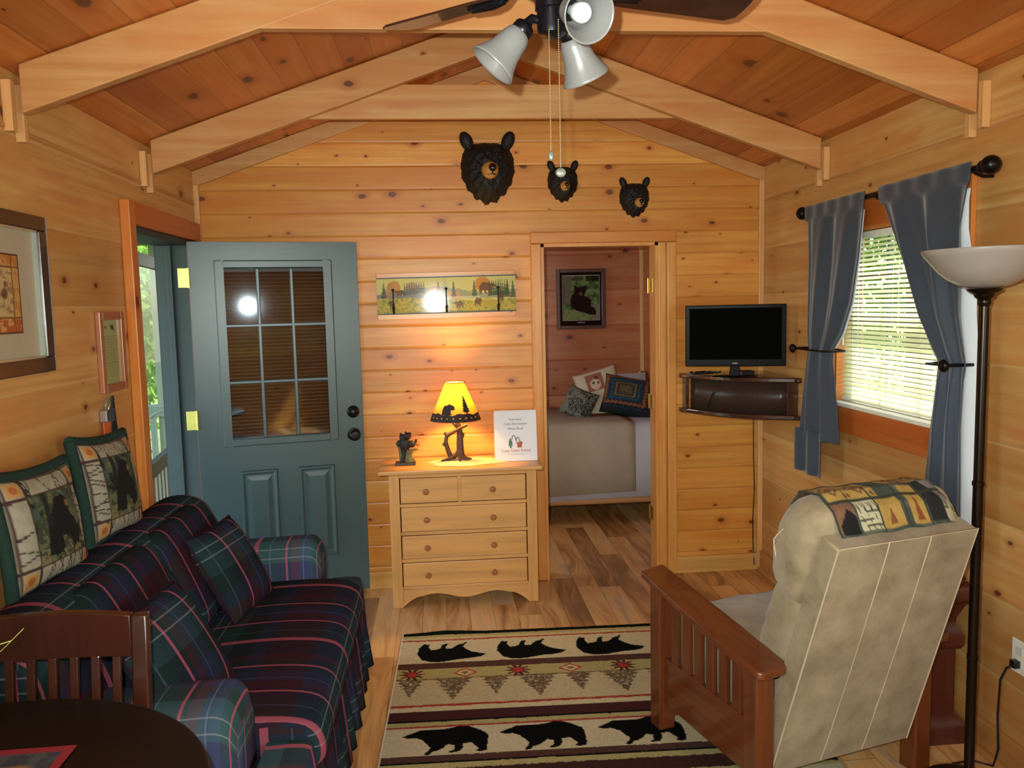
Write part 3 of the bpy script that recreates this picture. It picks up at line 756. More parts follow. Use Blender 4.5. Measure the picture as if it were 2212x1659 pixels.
def rugf(u, v):
    x = u*RW; y = v*RL
    jit = (fbm(x, y, 60)-.5)*.006
    y = y+jit; x = x+(fbm(x+5, y, 70)-.5)*.006
    C = Canvas(u, v, (168, 148, 106))
    def band(a, b_, c): C.put((y >= a) & (y < b_), c)
    def rowpat(y0):
        pass
    maroon, red, dk, olive, brown, cream = (62, 32, 30), (140, 52, 40), (22, 26, 20), (150, 134, 84), (72, 46, 38), (172, 154, 118)
    def bears(poly, xs, y0, y1, wd):
        for bx in xs:
            C.put(inpoly((x-bx)/wd, (y-y0)/(y1-y0), poly), (20, 20, 18))
    off = 0.0
    def section(s, mirror=False):
        pass
    band(0, .035, dk); band(.035, .06, olive); band(.085, .10, red)
    band(.10, .345, cream); bears(lying, (.085, .46, .835, 1.21), .125, .335, .325)
    band(.345, .405, brown); band(.405, .50, olive); band(.50, .512, (126, 104, 62)); band(.512, .735, (166, 146, 108))
    for k in range(8):          # fir trees hanging point down
        big = k % 2; cx = .075+k*.183; h = .20 if big else .165; w_ = .085 if big else .062
        t = (y-.50)/h; wid = w_*(1-t)+.012*np.sin(t*38)*(1-t)
        m = (t > 0) & (t < 1) & (abs(x-cx) < np.maximum(wid, .006*(t < .98)))
        n_ = vnoise(x, y, 120); C.put(m & (n_ > .25), (92, 72, 52)); C.put(m & (n_ > .75), (132, 116, 84))
    for k in range(5):
        cx = .075+k*.235; cy = .455; dx = abs(x-cx); dy = abs(y-cy)
        if k % 2 == 0:
            a = np.arctan2(y-cy, x-cx); rr_ = np.hypot((x-cx)/.058, (y-cy)/.062)
            C.put(rr_ < .72+.28*np.cos(a*10), (74, 38, 32)); C.put(rr_ < .38, (146, 50, 42))
        else:
            d = dx/.055+dy/.045
            C.put((d < 1.0), red); C.put(d < .74, (176, 156, 110)); C.put(d < .36, (110, 88, 56))
    band(.735, .752, red); band(.752, .79, (176, 158, 116)); band(.79, .862, maroon); band(.862, .875, dk); band(.875, .905, olive); band(.905, .918, red)
    band(.918, 1.115, cream); bears(walking, (.072, .44, .815, 1.19), .915, 1.11, .325)
    band(1.115, 1.155, brown); band(1.155, 1.165, dk); band(1.165, 1.20, olive); band(1.20, 1.28, (58, 34, 28)); band(1.28, 1.30, olive); band(1.30, 1.50, cream); band(1.50, 1.54, red); band(1.54, 2.2, (160, 140, 100)); band(2.2, 2.3, dk)
    C.put(x < .006, (196, 178, 140))
    C.c *= (1.15+.5*vnoise(x, y, 260))[..., None]
    C.c[(C.c.sum(-1) < .06)] *= .6
    C.c *= np.array([.90, 1.0, 1.12])
    return C.c
u_, v_ = np.meshgrid(np.linspace(0, 1, 406), np.linspace(0, 1, 576))
P = np.stack([u_*RW, -v_*RL, .006+0*u_], -1)
P[..., 2] += .004*np.sin(np.clip(u_*9, 0, PI))*0 + .010*np.exp(-((u_*RW-.22)/.12)**2)*np.exp(-(v_*RL/.03)**2)
me = paintmesh('pile', P, rugf)
finish('pile', me, vcol('rug_pile', 1.0, .8, 330, 0, .02), rug)
MB().box(-.004, RW+.004, -RL-.004, .004, .0005, .0045).build('backing', simple('rug_backing', (150, 120, 90), .9), rug)

# ---------------------------------------------------------------- dresser
M_dr = wood('light_oak_dresser', (206, 150, 86), 'x', .35, 26, .22)
M_drz = wood('light_oak_dresser_upright', (206, 150, 86), 'z', .35, 26, .22)
M_knob = simple('turned_knob_wood', (150, 92, 50), .3)
dr = thing('dresser', 'light oak five-drawer chest under the lamp, left of the bedroom doorway', 'dresser', (.095, 4.45, 0))
X0, X1, YF, YB, ZTP = -.302, .492, 4.30, 4.628, .738
MB().prism([(-.353, 4.262, ZTP), (.524, 4.262, ZTP), (.524, 4.625, ZTP), (-.353, 4.625, ZTP)], (0, 0, .024)).build('top', M_dr, dr, world=True, bevel=.007, seg=3)
for (a, b_) in ((X0, X0+.055), (X1-.055, X1)):
    MB().box(a, b_, YF, YF+.04, 0, ZTP-.001).build('front_stile', M_drz, dr, world=True, bevel=.003)
for (a, b_) in ((X0+.004, X0+.022), (X1-.022, X1-.004)):
    MB().box(a, b_, YF+.04, YB, .0, ZTP-.001).build('side_panel', M_drz, dr, world=True, bevel=.002)
MB().box(X0+.022, X1-.022, YB-.012, YB, .05, ZTP-.001).build('back_panel', M_dr, dr, world=True)
q = MB()
for z in (.722, .562, .408, .258, .105): q.box(X0+.055, X1-.055, YF+.008, YF+.03, z-.009, z+.009)
q.box(.064, .084, YF+.007, YF+.03, .562, .722); q.build('rails', M_dr, dr, world=True, bevel=.002)
pts = [(X0+.055, YF+.004, .10)]
for t in np.linspace(0, 1, 41):
    x = X0+.055+t*(X1-X0-.11); a = abs(t-.5)*2
    z = .062+.020*math.cos(a*PI*1.25) if a < .8 else .046-.046*math.sin((a-.8)/.2*PI/2)
    z = .048+.022*math.cos((a-.0)*PI*2/1.3) if a < .65 else .026+.0*a
    z = max(.012, .058 - .014*math.cos(a*2*PI/.95)) if a < .72 else max(.004, .060-.056*((a-.72)/.28)**1.6)
    pts.append((x, YF+.004, z))
pts.append((X1-.055, YF+.004, .10))
MB().prism(pts, (0, .02, 0)).build('scalloped_apron', M_dr, dr, world=True)
def drawer(x0, x1, z0, z1, knobs):
    d = MB().box(x0, x1, YF+.001, YF+.2, z0, z1).build('drawer', M_dr, dr, world=True, bevel=.004)
    for kx, kz in knobs:
        Mx = Matrix.Translation((kx, YF+.001, kz)) @ Matrix.Rotation(PI/2, 4, 'X')
        MB().lathe([(.010, 0), (.008, .006), (.009, .012), (.0155, .018), (.0165, .024), (.012, .031), (0, .033)], M=Mx, seg=20).build('knob', M_knob, d, world=True, smooth=40)
drawer(X0+.060, .066, .576, .711, [(-.106, .64)]); drawer(.082, X1-.060, .576, .711, [(.252, .64)])
for z0, z1 in ((.420, .552), (.270, .396), (.117, .246)):
    drawer(X0+.060, X1-.060, z0, z1, [(-.106, (z0+z1)/2), (.252, (z0+z1)/2)])
ZD = ZTP+.024

# fur doily under the lamp
q = []; n = 60; dc = (.13, 4.44)
mb = MB(); rows = []
for j, rr_ in enumerate((0.001, .3, .6, .8, .92, 1.0, 1.01)):
    row = []
    for k in range(n):
        t = 2*PI*k/n; rad = 1+.10*math.sin(3*t+1)+.06*math.sin(7*t)+.05*math.sin(17*t+2); x = dc[0]+.225*rad*rr_*math.cos(t); y = dc[1]+.105*rad*rr_*math.sin(t)
        h = .014*(1-rr_**4)+.004*math.sin(x*90)*math.sin(y*110) if rr_ < 1.01 else 0
        row.append((x, y, ZD+.0015+max(0, h)))
    rows.append(row)
mb.loft(rows, closed=True)
fur = mb.build('fur_runner', simple('cream_fur', (214, 200, 160), 1, 0, .1, .3, 120, .8), None, smooth=180)
tag(fur, 'cream shaggy fur mat under the bear lamp on the dresser', 'mat')

# ---------------------------------------------------------------- table lamp
LX, LY = .066, 4.44
lampo = thing('table_lamp', 'lit table lamp with bear shade and branch base on the dresser', 'lamp', (LX, LY, ZD+.016))
M_branch = simple('dark_branch_resin', (74, 50, 36), .5, 0, .4, .5, 60, .5)
q = MB()
def br(pts, r0, r1, seg=8): q.tube([(LX+x, LY+y, ZD+.016+z) for x, y, z in pts], list(np.linspace(r0, r1, len(pts))), seg)
br([(.035, 0, .0), (.022, -.005, .03), (.02, 0, .09), (.022, 0, .15), (.012, 0, .20), (.004, 0, .26)], .024, .012)
br([(-.03, 0, .012), (-.045, 0, .05), (-.058, -.004, .10), (-.052, 0, .135), (-.062, 0, .155)], .015, .008)
br([(-.05, -.004, .135), (-.02, -.012, .155), (.03, -.02, .182), (.062, -.024, .196)], .010, .008)
br([(-.012, 0, .02), (-.04, -.02, .012), (-.085, -.03, .003)], .016, .005); br([(.03, 0, .02), (.055, -.015, .01), (.082, -.02, .004)], .015, .005)
br([(.01, -.01, .05), (.012, -.025, .02), (.02, -.045, .003)], .014, .006); br([(0, .01, .03), (-.01, .04, .003)], .014, .006)
br([(.024, 0, .115), (.04, 0, .13), (.043, 0, .15)], .008, .004); br([(-.056, 0, .08), (-.07, 0, .085), (-.074, 0, .095)], .007, .004)
br([(.008, 0, .18), (-.012, -.004, .20), (-.018, -.004, .215)], .008, .004); br([(.012, 0, .215), (.026, 0, .222), (.03, 0, .236)], .006, .003)
q.build('branch_base', M_branch, lampo, world=True, smooth=60)
MB().tube([(LX, LY, ZD+.27), (LX, LY, ZD+.33)], .012, 12).tube([(LX-.0, LY, ZD+.30), (LX-.045, LY, ZD+.31), (LX-.05, LY, ZD+.40), (LX, LY, ZD+.445), (LX+.05, LY, ZD+.40), (LX+.045, LY, ZD+.31), (LX, LY, ZD+.30)], .0018, 6).build('socket_and_harp', M_brass, lampo, world=True)
# shade
b = NB('parchment_shade'); df = b.n('BsdfDiffuse', {'Color': (.75, .45, .12, 1)}); tl = b.n('BsdfTranslucent', {'Color': (.17, .062, .004, 1)})
mx = b.n('MixShader', {0: .6, 1: df.outputs[0], 2: tl.outputs[0]}); b.t.links.new(mx.outputs[0], b.o.inputs[0]); M_shade = b.m
sz0, sz1, sr0, sr1 = 1.006, 1.208, .137, .054
sh = MB().lathe([(sr0, sz0), (sr0-.02, sz0+.05), (sr1+.004, sz1-.015), (sr1, sz1)], c=(LX, LY, 0), seg=48)
sh.f = [f for f in sh.f if len(f) == 4]; sh.mi = sh.mi[:len(sh.f)]; sh.uv = sh.uv[:len(sh.f)]
shade = sh.build('lamp_shade', M_shade, lampo, world=True, smooth=60)
M_sil = simple('pierced_brown_metal', (40, 30, 26), .6)
def on_shade(a, t, e=.0015):
    """a angle from the front (-Y), t height 0..1"""
    r = sr0+(sr1-sr0)*t+.0005+e; return (LX+r*math.sin(a), LY-r*math.cos(a), sz0+(sz1-sz0)*t)
def sil(poly, a0, aw, t0, th_):
    # triangulate polygon finely on the cone by clipping a grid
    n = 40; mb = MB()
    for i in range(n):
        for j in range(n):
            cx, cy = (i+.5)/n, (j+.5)/n
            if inpoly(np.array([cx]), np.array([cy]), poly)[0]:
                mb.add([on_shade(a0+aw*(i+di)/n, t0+th_*(j+dj)/n) for di, dj in ((0, 0), (1, 0), (1, 1), (0, 1))], [(0, 1, 2, 3)])
    return mb
bearS = [(0, 0), (0, .45), (.06, .72), (.18, .84), (.32, .82), (.45, .90), (.55, .98), (.63, .88), (.70, .94), (.76, .84), (.92, .80), (1, .62), (.98, .45), (.86, .40), (.72, .45), (.70, .22), (.80, 0)]
fir = [(.44, 0), (.44, .12), (.0, .22), (.18, .26), (.1, .36), (.28, .38), (.08, .50), (.30, .52), (.18, .64), (.36, .66), (.24, .78), (.42, .80), (.34, .9), (.5, 1.0), (.62, .9), (.58, .80), (.76, .78), (.64, .66), (.84, .62), (.68, .52), (.92, .48), (.72, .38), (1.0, .34), (.80, .26), (1.0, .20), (.58, .12), (.56, 0)]
fir[3] = (.2, .27)
q = sil(bearS, -.66, .62, .18, .30); q.f += [] 
q2 = sil(fir, .30, .42, .16, .52)
q.add(q2.v, q2.f)
band = MB()
for i in range(96):
    a0, a1 = 2*PI*i/96, 2*PI*(i+1)/96
    tt = lambda a: .19+.02*math.sin(a*5)+.012*math.sin(a*13)
    hole = (i % 4 == 2)
    pieces = [(0, .075), (.10, None)] if hole else [(0, None)]
    for lo, hi in pieces:
        h0, h1 = (hi, hi) if hi else (tt(a0), tt(a1))
        q.add([on_shade(a0, lo-.01 if lo == 0 else lo), on_shade(a1, lo-.01 if lo == 0 else lo), on_shade(a1, h1), on_shade(a0, h0)], [(0, 1, 2, 3)])
o = q.build('shade_silhouette', M_sil, lampo, world=True)
o.modifiers.new('s', 'SOLIDIFY').thickness = .001
MB().tube([(LX+(sr1+.001)*math.cos(t), LY+(sr1+.001)*math.sin(t), sz1) for t in np.linspace(0, 2*PI, 33)], .0022, 6).build('top_ring', M_sil, lampo, world=True)
b = NB('lit_bulb'); em = b.n('Emission', {'Color': (1, .60, .15, 1), 'Strength': 620.0}); b.t.links.new(em.outputs[0], b.o.inputs[0])
MB().lathe([(.012, 1.09), (.014, 1.105), (.028, 1.13), (.030, 1.148), (.020, 1.168), (0, 1.175)], c=(LX, LY, 0), seg=20).build('bulb', b.m, lampo, world=True, smooth=60)

# ---------------------------------------------------------------- bear figurine
fg = thing('bear_figurine', 'small dark figurine of bears climbing a stump, on the dresser left of the lamp', 'figurine', (-.215, 4.44, ZD))
q = MB(); F = lambda x, y, z: (-.215+x, 4.44+y, ZD+z)
MB().box(-.272, -.160, 4.405, 4.475, ZD, ZD+.016).build('base', simple('figurine_base', (50, 30, 28), .4), fg, world=True, bevel=.003)
M_fb = simple('figurine_dark_bear', (30, 24, 22), .55, 0, .4, .4, 200, .5); M_fm = simple('mossy_stump', (98, 96, 62), .8, 0, .3, .5, 150, .6)
for (c, r, m) in (((0, 0, .115), (.030, .026, .042), 0), ((-.012, -.004, .150), (.018, .016, .022), 0), ((.014, -.008, .160), (.020, .018, .020), 0), ((.036, -.01, .115), (.022, .016, .020), 0), ((-.033, -.004, .12), (.012, .012, .018), 0), ((-.022, -.004, .172), (.006, .005, .007), 0), ((.006, -.006, .178), (.006, .005, .008), 0), ((.030, -.004, .172), (.007, .006, .009), 0)):
    q.ball(F(*c), r)
q.tube([F(-.01, 0, .1), F(-.005, 0, .06), F(-.02, -.01, .016)], [.02, .012, .009]); q.tube([F(.04, -.01, .11), F(.058, -.01, .125), F(.062, -.01, .14)], [.012, .008, .006])
q.build('bears', M_fb, fg, world=True, smooth=60)
q = MB(); q.tube([F(.02, 0, .016), F(.016, 0, .05), F(.026, 0, .082)], [.026, .018, .022]); q.tube([F(.02, 0, .07), F(.05, 0, .085), F(.072, 0, .082)], [.012, .008, .003]); q.tube([F(-.02, .01, .016), F(-.03, .01, .09), F(-.05, .01, .118)], [.012, .009, .003])
q.tube([F(-.02, .005, .1), F(-.055, .0, .12)], [.008, .002]); q.ball(F(.03, 0, .03), (.02, .016, .014)); q.build('stump', M_fm, fg, world=True, smooth=60)

# ---------------------------------------------------------------- information folder
fo = thing('information_folder', 'white printed information folder with tree logo, standing on the dresser right of the lamp', 'folder', (.395, 4.44, ZD), -.02)
M_paper = simple('white_paper', (222, 222, 224), .6, var=.02)
lean = .16; c_, s_ = math.cos(lean), math.sin(lean)
FM = basis((0, -.03, .002), (1, 0, 0), (0, s_, c_), (0, -c_, s_))     # local: x right, y up the page, z out of the page
MB().box(-.118, .118, 0, .27, -.004, 0).build('front_cover', M_paper, fo).data.transform(FM)
BM = basis((.004, .055, .002), (1, 0, 0), (0, -.12, .993), (0, -.993, -.12))
MB().box(-.118, .114, 0, .278, -.004, 0).build('back_cover', M_paper, fo).data.transform(BM)
M_tx = simple('dark_print', (70, 68, 72), .7); M_gr = simple('green_print', (66, 116, 72), .7); M_or = simple('brick_red_print', (176, 86, 58), .7); M_lt = simple('pale_green_print', (152, 160, 140), .7)
up = .0006
for s_txt, y, sz in (('Important', .225, .0175), ('Cabin Information', .200, .0175), ('Please Read', .174, .0175)):
    text(s_txt, sz, M_tx, fo, FM @ Matrix.Translation((0, y, up)))
text('Cozy Cabin Rental', .0215, M_or, fo, FM @ Matrix.Translation((0, .052, up)))
text('www.cozycabinrental.com', .0085, M_lt, fo, FM @ Matrix.Translation((0, .036, up)))
q = MB(); q.prism([(-.034, .072, up), (-.024, .072, up), (-.024, .086, up), (-.016, .084, up), (-.021, .096, up), (-.018, .098, up), (-.024, .115, up), (-.029, .130, up), (-.036, .115, up), (-.040, .1, up), (-.038, .096, up), (-.042, .084, up), (-.034, .086, up)], (0, 0, .0004))
q.build('tree_mark', M_gr, fo).data.transform(FM)
q = MB(); q.tube([(-.022, .118, up), (-.018, .138, up), (-.010, .142, up), (-.004, .134, up), (.004, .106, up)], .0022, 6); q.tube([(.002, .108, up), (.006, .128, up), (.012, .132, up), (.018, .124, up), (.024, .104, up)], .0022, 6)
q.build('arch_mark', M_gr, fo).data.transform(FM)
q = MB(); q.prism([(.008, .074, up), (.034, .074, up), (.034, .094, up), (.039, .096, up), (.034, .108, up), (.006, .104, up), (.002, .096, up), (.008, .096, up)], (0, 0, .0004)); q.build('cabin_mark', M_or, fo).data.transform(FM)

# ---------------------------------------------------------------- coat rack
cr = thing('coat_rack', 'wall coat rack with autumn bear landscape and three black hooks, above the lamp', 'coat rack', (.045, D-.001, 1.69), -.0)
M_rack = pine('knotty_rack_pine', 'x', 'z', (212, 150, 74), None, knots=.8, kcell=.13, rough=.3)
RX0, RX1 = -.353, .430
RM = Matrix.Translation((.04, D-.004, 1.69)) @ Matrix.Rotation(-.0, 4, 'Z') @ Matrix.Rotation(-.008, 4, 'Y')
hw = .391
q = MB().box(-hw, hw, -.016, 0, -.132, .128).build('board', M_rack, cr, bevel=.002); q.data.transform(RM); q.data.transform(ROOT[cr.name].inverted())
def scenef(u, v):
    C = Canvas(u, v, (190, 186, 122)); n1 = fbm(u*4, v, 4); n2 = fbm(u*8, v*2, 9)
    C.c = C.c*(.95+.1*n1)[..., None]
    hz = .52+.03*np.sin(u*9)
    C.put((v > .30+.10*np.sin(u*7+2)+.12*n2) & (v < .62), (136, 142, 122), .85)
    C.put((v > .38+.16*fbm(u*14, v*0, 1)) & (v < .66) & (u < .42), (112, 116, 124), .8)
    rr = random.Random(4)
    for cx, cy, r, c in ((.12, .26, .05, (176, 118, 76)), (.25, .30, .05, (166, 128, 104)), (.42, .42, .05, (176, 134, 108)), (.76, .22, .055, (184, 110, 62)), (.54, .62, .06, (196, 134, 78)), (.08, .42, .04, (158, 122, 98))):
        C.put((((u-cx)/r)**2+((v-cy)/(r*3.6))**2) < .6+.8*n2, c, .8)
    def firt(cx, top, h, w_, c):
        t = (v-top)/h; C.put((t > 0) & (t < 1) & (abs(u-cx) < w_*(t*.9+.06)*(1-.25*np.sin(t*30))), c, .9)
    for cx in (.05, .44, .55, .70, .94, .98): firt(cx, .10+.05*rr.random(), .5, .022, (78, 92, 76))
    for k in range(9): firt(.20+k*.017, .10+.05*rr.random(), .34, .012, (84, 98, 98))
    for k in range(9): firt(.81+k*.016, .05+.06*rr.random(), .46, .012, (62, 84, 72))
    md_ = v > .60+.06*np.sin(u*5+4)+.03*n1
    C.put(md_, (158, 156, 88)); C.put(md_ & (n2 > .52), (178, 158, 84)); C.put(md_ & (n2 < .40), (122, 134, 78))
    C.put((v > .56) & (v < .62) & (u > .42) & (u < .74), (184, 184, 156), .7)
    for (cx, cy, sx, sy, fl) in ((.80, .33, .13, .36, -1), (.58, .78, .075, .22, 1), (.73, .72, .06, .26, -1), (.10, .72, .05, .24, 1), (.16, .42, .08, .2, 1), (.90, .58, .05, .3, -1)):
        C.put(inpoly((u-cx)/sx*fl+.5, (v-cy)/sy+.45, walking), (92, 76, 66), .9)
    C.ell(.80, .76, .06, .15, (164, 150, 72), .8, .4)
    return C.c
o_ = RM @ Vector((-hw, -.0170, .100)); ax_ = RM.to_3x3() @ Vector((2*hw, 0, 0)); ay_ = RM.to_3x3() @ Vector((0, 0, -.200))
panel('landscape_print', o_, ax_, ay_, 320, 90, scenef, M_picgloss, cr)
for z in (.100, -.101):
    q = MB().box(-hw, hw, -.020, -.0155, z-.003, z+.003).build('edge_strip', M_iron, cr); q.data.transform(RM); q.data.transform(ROOT[cr.name].inverted())
for x in (-.30, -.003, .290):
    q = MB(); q.tube([(x, -.018, -.098), (x, -.020, -.06), (x, -.022, .03)], .0035, 8); q.ball((x, -.024, .033), (.008, .005, .008)); q.tube([(x, -.020, -.1), (x, -.024, -.062)], [.006, .008]); q.tube([(x, -.022, -.072), (x, -.045, -.082), (x, -.056, -.068)], [.006, .004, .005], 8); q.ball((x, -.057, -.064), .0065); q.tube([(x, -.022, -.062), (x, -.042, -.05)], .004, 8)
    h = q.build('hook', M_iron, cr, smooth=50); h.data.transform(RM); h.data.transform(ROOT[cr.name].inverted())

# ---------------------------------------------------------------- bear heads on the wall
M_fur = simple('black_carved_fur', (20, 18, 17), .6, 0, .35, .6, 70, 1.0); M_tan = simple('tan_muzzle', (170, 120, 58), .5); M_nose = simple('glossy_black_nose', (14, 10, 10), .08, spec=.9)
def bear_head(cx, cz, w_, h, label, tilt=0, jag=1.0, muz=(.0, -.06), mouth=False):
    r = thing('bear_head_wall_plaque', label, 'wall ornament', (cx, D-.003, cz), 0, 'black bear heads on the back wall')
    n, m = 96, 22; rows = []
    for j in range(m+1):
        t = j/m; row = []
        for k in range(n):
            a = 2*PI*k/n; ca, sa = math.cos(a), math.sin(a)
            rx = w_/2; rz = h*(.46 if sa > 0 else .54)
            if sa > 0: e = 1/(abs(ca)**3.0+abs(sa)**3.0)**(1/3.0)
            else: e = 1/(abs(ca)**1.65+abs(sa)**1.65)**(1/1.65)
            lower = max(0.25, -sa+.45); tooth = abs((a*15/PI) % 2-1)
            jg = 1+jag*.085*lower*(tooth-.4)*(t**4)+.012*math.sin(a*41+t*9)*t
            rr_ = t*e*jg
            y = -(w_*.34)*(1-t**2.6)**.75 - .010*(vnoise([ca*t*9+5], [sa*t*9+5])[0]-.5)*(w_/.3)*(1-t**8)*2
            row.append((rx*rr_*ca, y if t < 1 else 0, rz*rr_*sa))
        rows.append(row)
    MB().loft(rows, closed=True).build('head', M_fur, r, smooth=70)
    for s in (-1, 1):
        q = MB(); Mx = Matrix.Rotation(s*.42, 4, 'Y')
        ex, ez, er = s*w_*.385, h*.475, w_*.165
        q.ball((ex, -w_*.07, ez), (er*.72, er*.5, er*1.15), M=Mx, seg=20)
        q.ball((ex+s*.002, -w_*.07-er*.38, ez+er*.1), (er*.5, er*.2, er*.85), M=Mx, seg=14)
        q.build('ear', M_fur, r, smooth=60)
    mx_, mz_ = muz[0]*w_, muz[1]*h; yf = -w_*.37
    q = MB(); yf = -w_*.32; q.ball((mx_, yf-w_*.04, mz_), (w_*.16, w_*.15, w_*.15)); q.ball((mx_, yf-w_*.05, mz_-w_*.08), (w_*.125, w_*.10, w_*.085))
    q.build('muzzle', M_tan, r, smooth=60)
    q = MB(); q.ball((mx_+.04*w_, yf-w_*.18, mz_+w_*.02), (w_*.075, w_*.05, w_*.075)); q.build('nose', M_nose, r, smooth=60)
    q = MB().tube([(mx_+.04*w_, yf-w_*.18, mz_-w_*.04), (mx_+.03*w_, yf-w_*.155, mz_-w_*.09)], w_*.012, 6).tube([(mx_-.05*w_, yf-w_*.13, mz_-w_*.10), (mx_+.03*w_, yf-w_*.165, mz_-w_*.085), (mx_+.09*w_, yf-w_*.13, mz_-w_*.10)], w_*.012, 6)
    q.build('mouth_line', M_nose, r, smooth=60)
    for s in (-1, 1): MB().ball((mx_+s*w_*.13, -w_*.315, mz_+h*.26), w_*.028).build('eye', M_nose, r, smooth=60)
    return r
bear_head(.290, 2.375, .300, .335, 'largest black bear head plaque, left of the other two on the back wall', muz=(.02, -.03))
bear_head(.714, 2.305, .172, .195, 'middle black bear head plaque behind the fan pull chain', muz=(.02, -.12))
bear_head(1.126, 2.212, .172, .190, 'smallest black bear head plaque, lowest and furthest right above the doorway', muz=(.08, -.14))

# ---------------------------------------------------------------- recliner (mission style, seen from behind)
RC = (1.268, 2.445); RT = math.radians(15.5)
rec = thing('recliner', 'beige suede recliner with brown slatted wooden arms, seen from behind on the right', 'armchair', (RC[0], RC[1], .006), RT)
def suede():
    b = NB('beige_suede'); x, y, z = b.coord(); n1 = b.noise(b.vec(x, y, z), 9, 4, .6); n2 = b.noise(b.vec(x, y, z), 90, 3)
    col = b.ramp(n1, [(.3, lin((124, 108, 82))), (.5, lin((144, 128, 100))), (.7, lin((158, 142, 114)))])
    col = b.mix(1.0, col, b.mix(n2, (.86, .86, .86), (1.1, 1.1, 1.1)), 'MULTIPLY'); b.bump(n2, .2, .003)
    return b.done(col, .9, .15, None, Sheen_Weight=.2)
M_su = suede()
M_arm = wood('red_brown_mission_oak', (100, 50, 24), 'y', .25, 40, .3, .5, .3)
M_armz = wood('red_brown_mission_oak_upright', (100, 50, 24), 'z', .28, 40, .3, .5, .3)
HWD = .325; PW = .034
def LB(name, dims, mat, bevel=.004): return MB().box(*dims).build(name, mat, rec, bevel=bevel)
armz = lambda y: .502+.095*(y+.06)/.70
for s in (-1, 1):
    x = s*HWD
    for y in (0.0, .575):
        zt = armz(y)-.03
        MB().add([(x+dx*PW, y+dy*PW, z) for dx in (-1, 1) for dy in (-1, 1) for z in (0, zt+dy*.005)], [(0, 1, 3, 2), (4, 6, 7, 5), (0, 4, 5, 1), (2, 3, 7, 6), (0, 2, 6, 4), (1, 5, 7, 3)]).build('leg', M_armz, rec, bevel=.005)
    # arm board: outline with a clipped, rounded rear corner
    o_ = [(-.055, .64), (.06, .67), (.065, .20), (.062, -.045), (.045, -.075), (-.045, -.085), (-.062, -.07), (-.07, .1)]
    if s > 0: o_ = [(-a, b_) for a, b_ in o_][::-1]
    pts = [(x+a, b_, armz(b_)) for a, b_ in o_]
    MB().prism([(p[0], p[1], p[2]-.028) for p in pts], (0, 0, .028)).build('arm_board', M_arm, rec, bevel=.007, seg=3)
    MB().prism([(x-.014, .034, armz(.034)-.065), (x-.014, .541, armz(.541)-.065), (x-.014, .541, armz(.541)-.03), (x-.014, .034, armz(.034)-.03)], (.028, 0, 0)).build('top_rail', M_arm, rec, bevel=.002)
    LB('lower_rail', (x-.013, x+.013, .034, .541, .105, .285), M_arm)
    for k in range(6):
        yy = .105+k*.0745
        MB().prism([(x-.008, yy-.021, .280), (x-.008, yy+.021, .280), (x-.008, yy+.021, armz(yy+.021)-.064), (x-.008, yy-.021, armz(yy-.021)-.064)], (.016, 0, 0)).build('slat', M_armz, rec, bevel=.002)
    # curved corbel bracket beside the rear leg
    pts = [(x-.010, PW, armz(.034)-.066)]+[(x-.010, PW+.045*(1-math.sin(t)), .30+(armz(.05)-.066-.30)*(1-math.cos(t)) if False else armz(.03)-.066-.16*math.sin(t)) for t in np.linspace(0, PI/2, 9)]
    MB().prism(pts, (.02, 0, 0)).build('corbel', M_armz, rec)
LB('front_rail', (-HWD+.034, HWD-.034, .56, .59, .12, .24), M_arm)
# seat
def cush(sec, x0, x1, name, rnd=.03, n=14, mat=None):
    cy = sum(p[0] for p in sec)/len(sec); cz = sum(p[1] for p in sec)/len(sec); rows = []
    for i in range(n+1):
        t = .5-.5*math.cos(PI*i/n); x = x0+(x1-x0)*t; e = min(x-x0, x1-x); k = 1 if e >= rnd else math.sqrt(max(0, 1-(1-e/rnd)**2)); dx = (1-k)*rnd
        row = []
        for (y, z) in sec:
            vy, vz = y-cy, z-cz; L = math.hypot(vy, vz)+1e-9; f = max(0, (L-dx)/L)
            row.append((x, cy+vy*f+.003*math.sin(z*60+x*20), cz+vz*f+.003*math.sin(x*30)))
        rows.append(row)
    return MB().loft(rows, closed=True, caps=True).build(name, mat or M_su, rec, smooth=60)
cush(smoothpoly([(.02, .20), (.02, .44), (.30, .47), (.60, .455), (.66, .41), (.65, .22)], 2), -.268, .268, 'seat_cushion', .035)
LB('footrest_panel', (-.26, .26, .60, .64, .10, .22), M_su, .02)
# back: flat upholstered box with three vertical seams
b0 = Vector((0, -.005, .115)); bd = Vector((0, -.262, .80)); BL = bd.length; bd.normalize(); bn = Vector((0, bd.z, -bd.y))
BM_ = basis(b0, (1, 0, 0), bn, bd)
HB = .282
q = MB(); nx_, nz_ = 30, 26; rows = []
for j in range(nz_+1):
    t = j/nz_; row = []
    for i in range(nx_+1):
        xx = -HB+2*HB*i/nx_; seam = sum(math.exp(-((xx-c)/.006)**2) for c in (-.085, .085))
        dep = -.006*(1-(xx/HB)**4)*math.sin(PI*t)**.5+.004*seam
        dep += .006*math.exp(-((t-.235)/.02)**2)*(1 if xx < -.05 else .3)
        row.append(tuple(BM_ @ Vector((xx*(1-.065*t), dep, t*BL))))
    rows.append(row)
q.loft(rows)
f_ = lambda x, y, z: tuple(BM_ @ Vector((x, y, z)))
hb1 = HB*.935
q.add([f_(-HB, 0, 0), f_(-hb1, 0, BL), f_(-hb1, .075, BL), f_(-HB, .075, 0)], [(0, 1, 2, 3)])
q.add([f_(HB, 0, 0), f_(HB, .075, 0), f_(hb1, .075, BL), f_(hb1, 0, BL)], [(0, 1, 2, 3)])
q.add([f_(-hb1, 0, BL), f_(hb1, 0, BL), f_(hb1, .075, BL), f_(-hb1, .075, BL)], [(0, 1, 2, 3)])
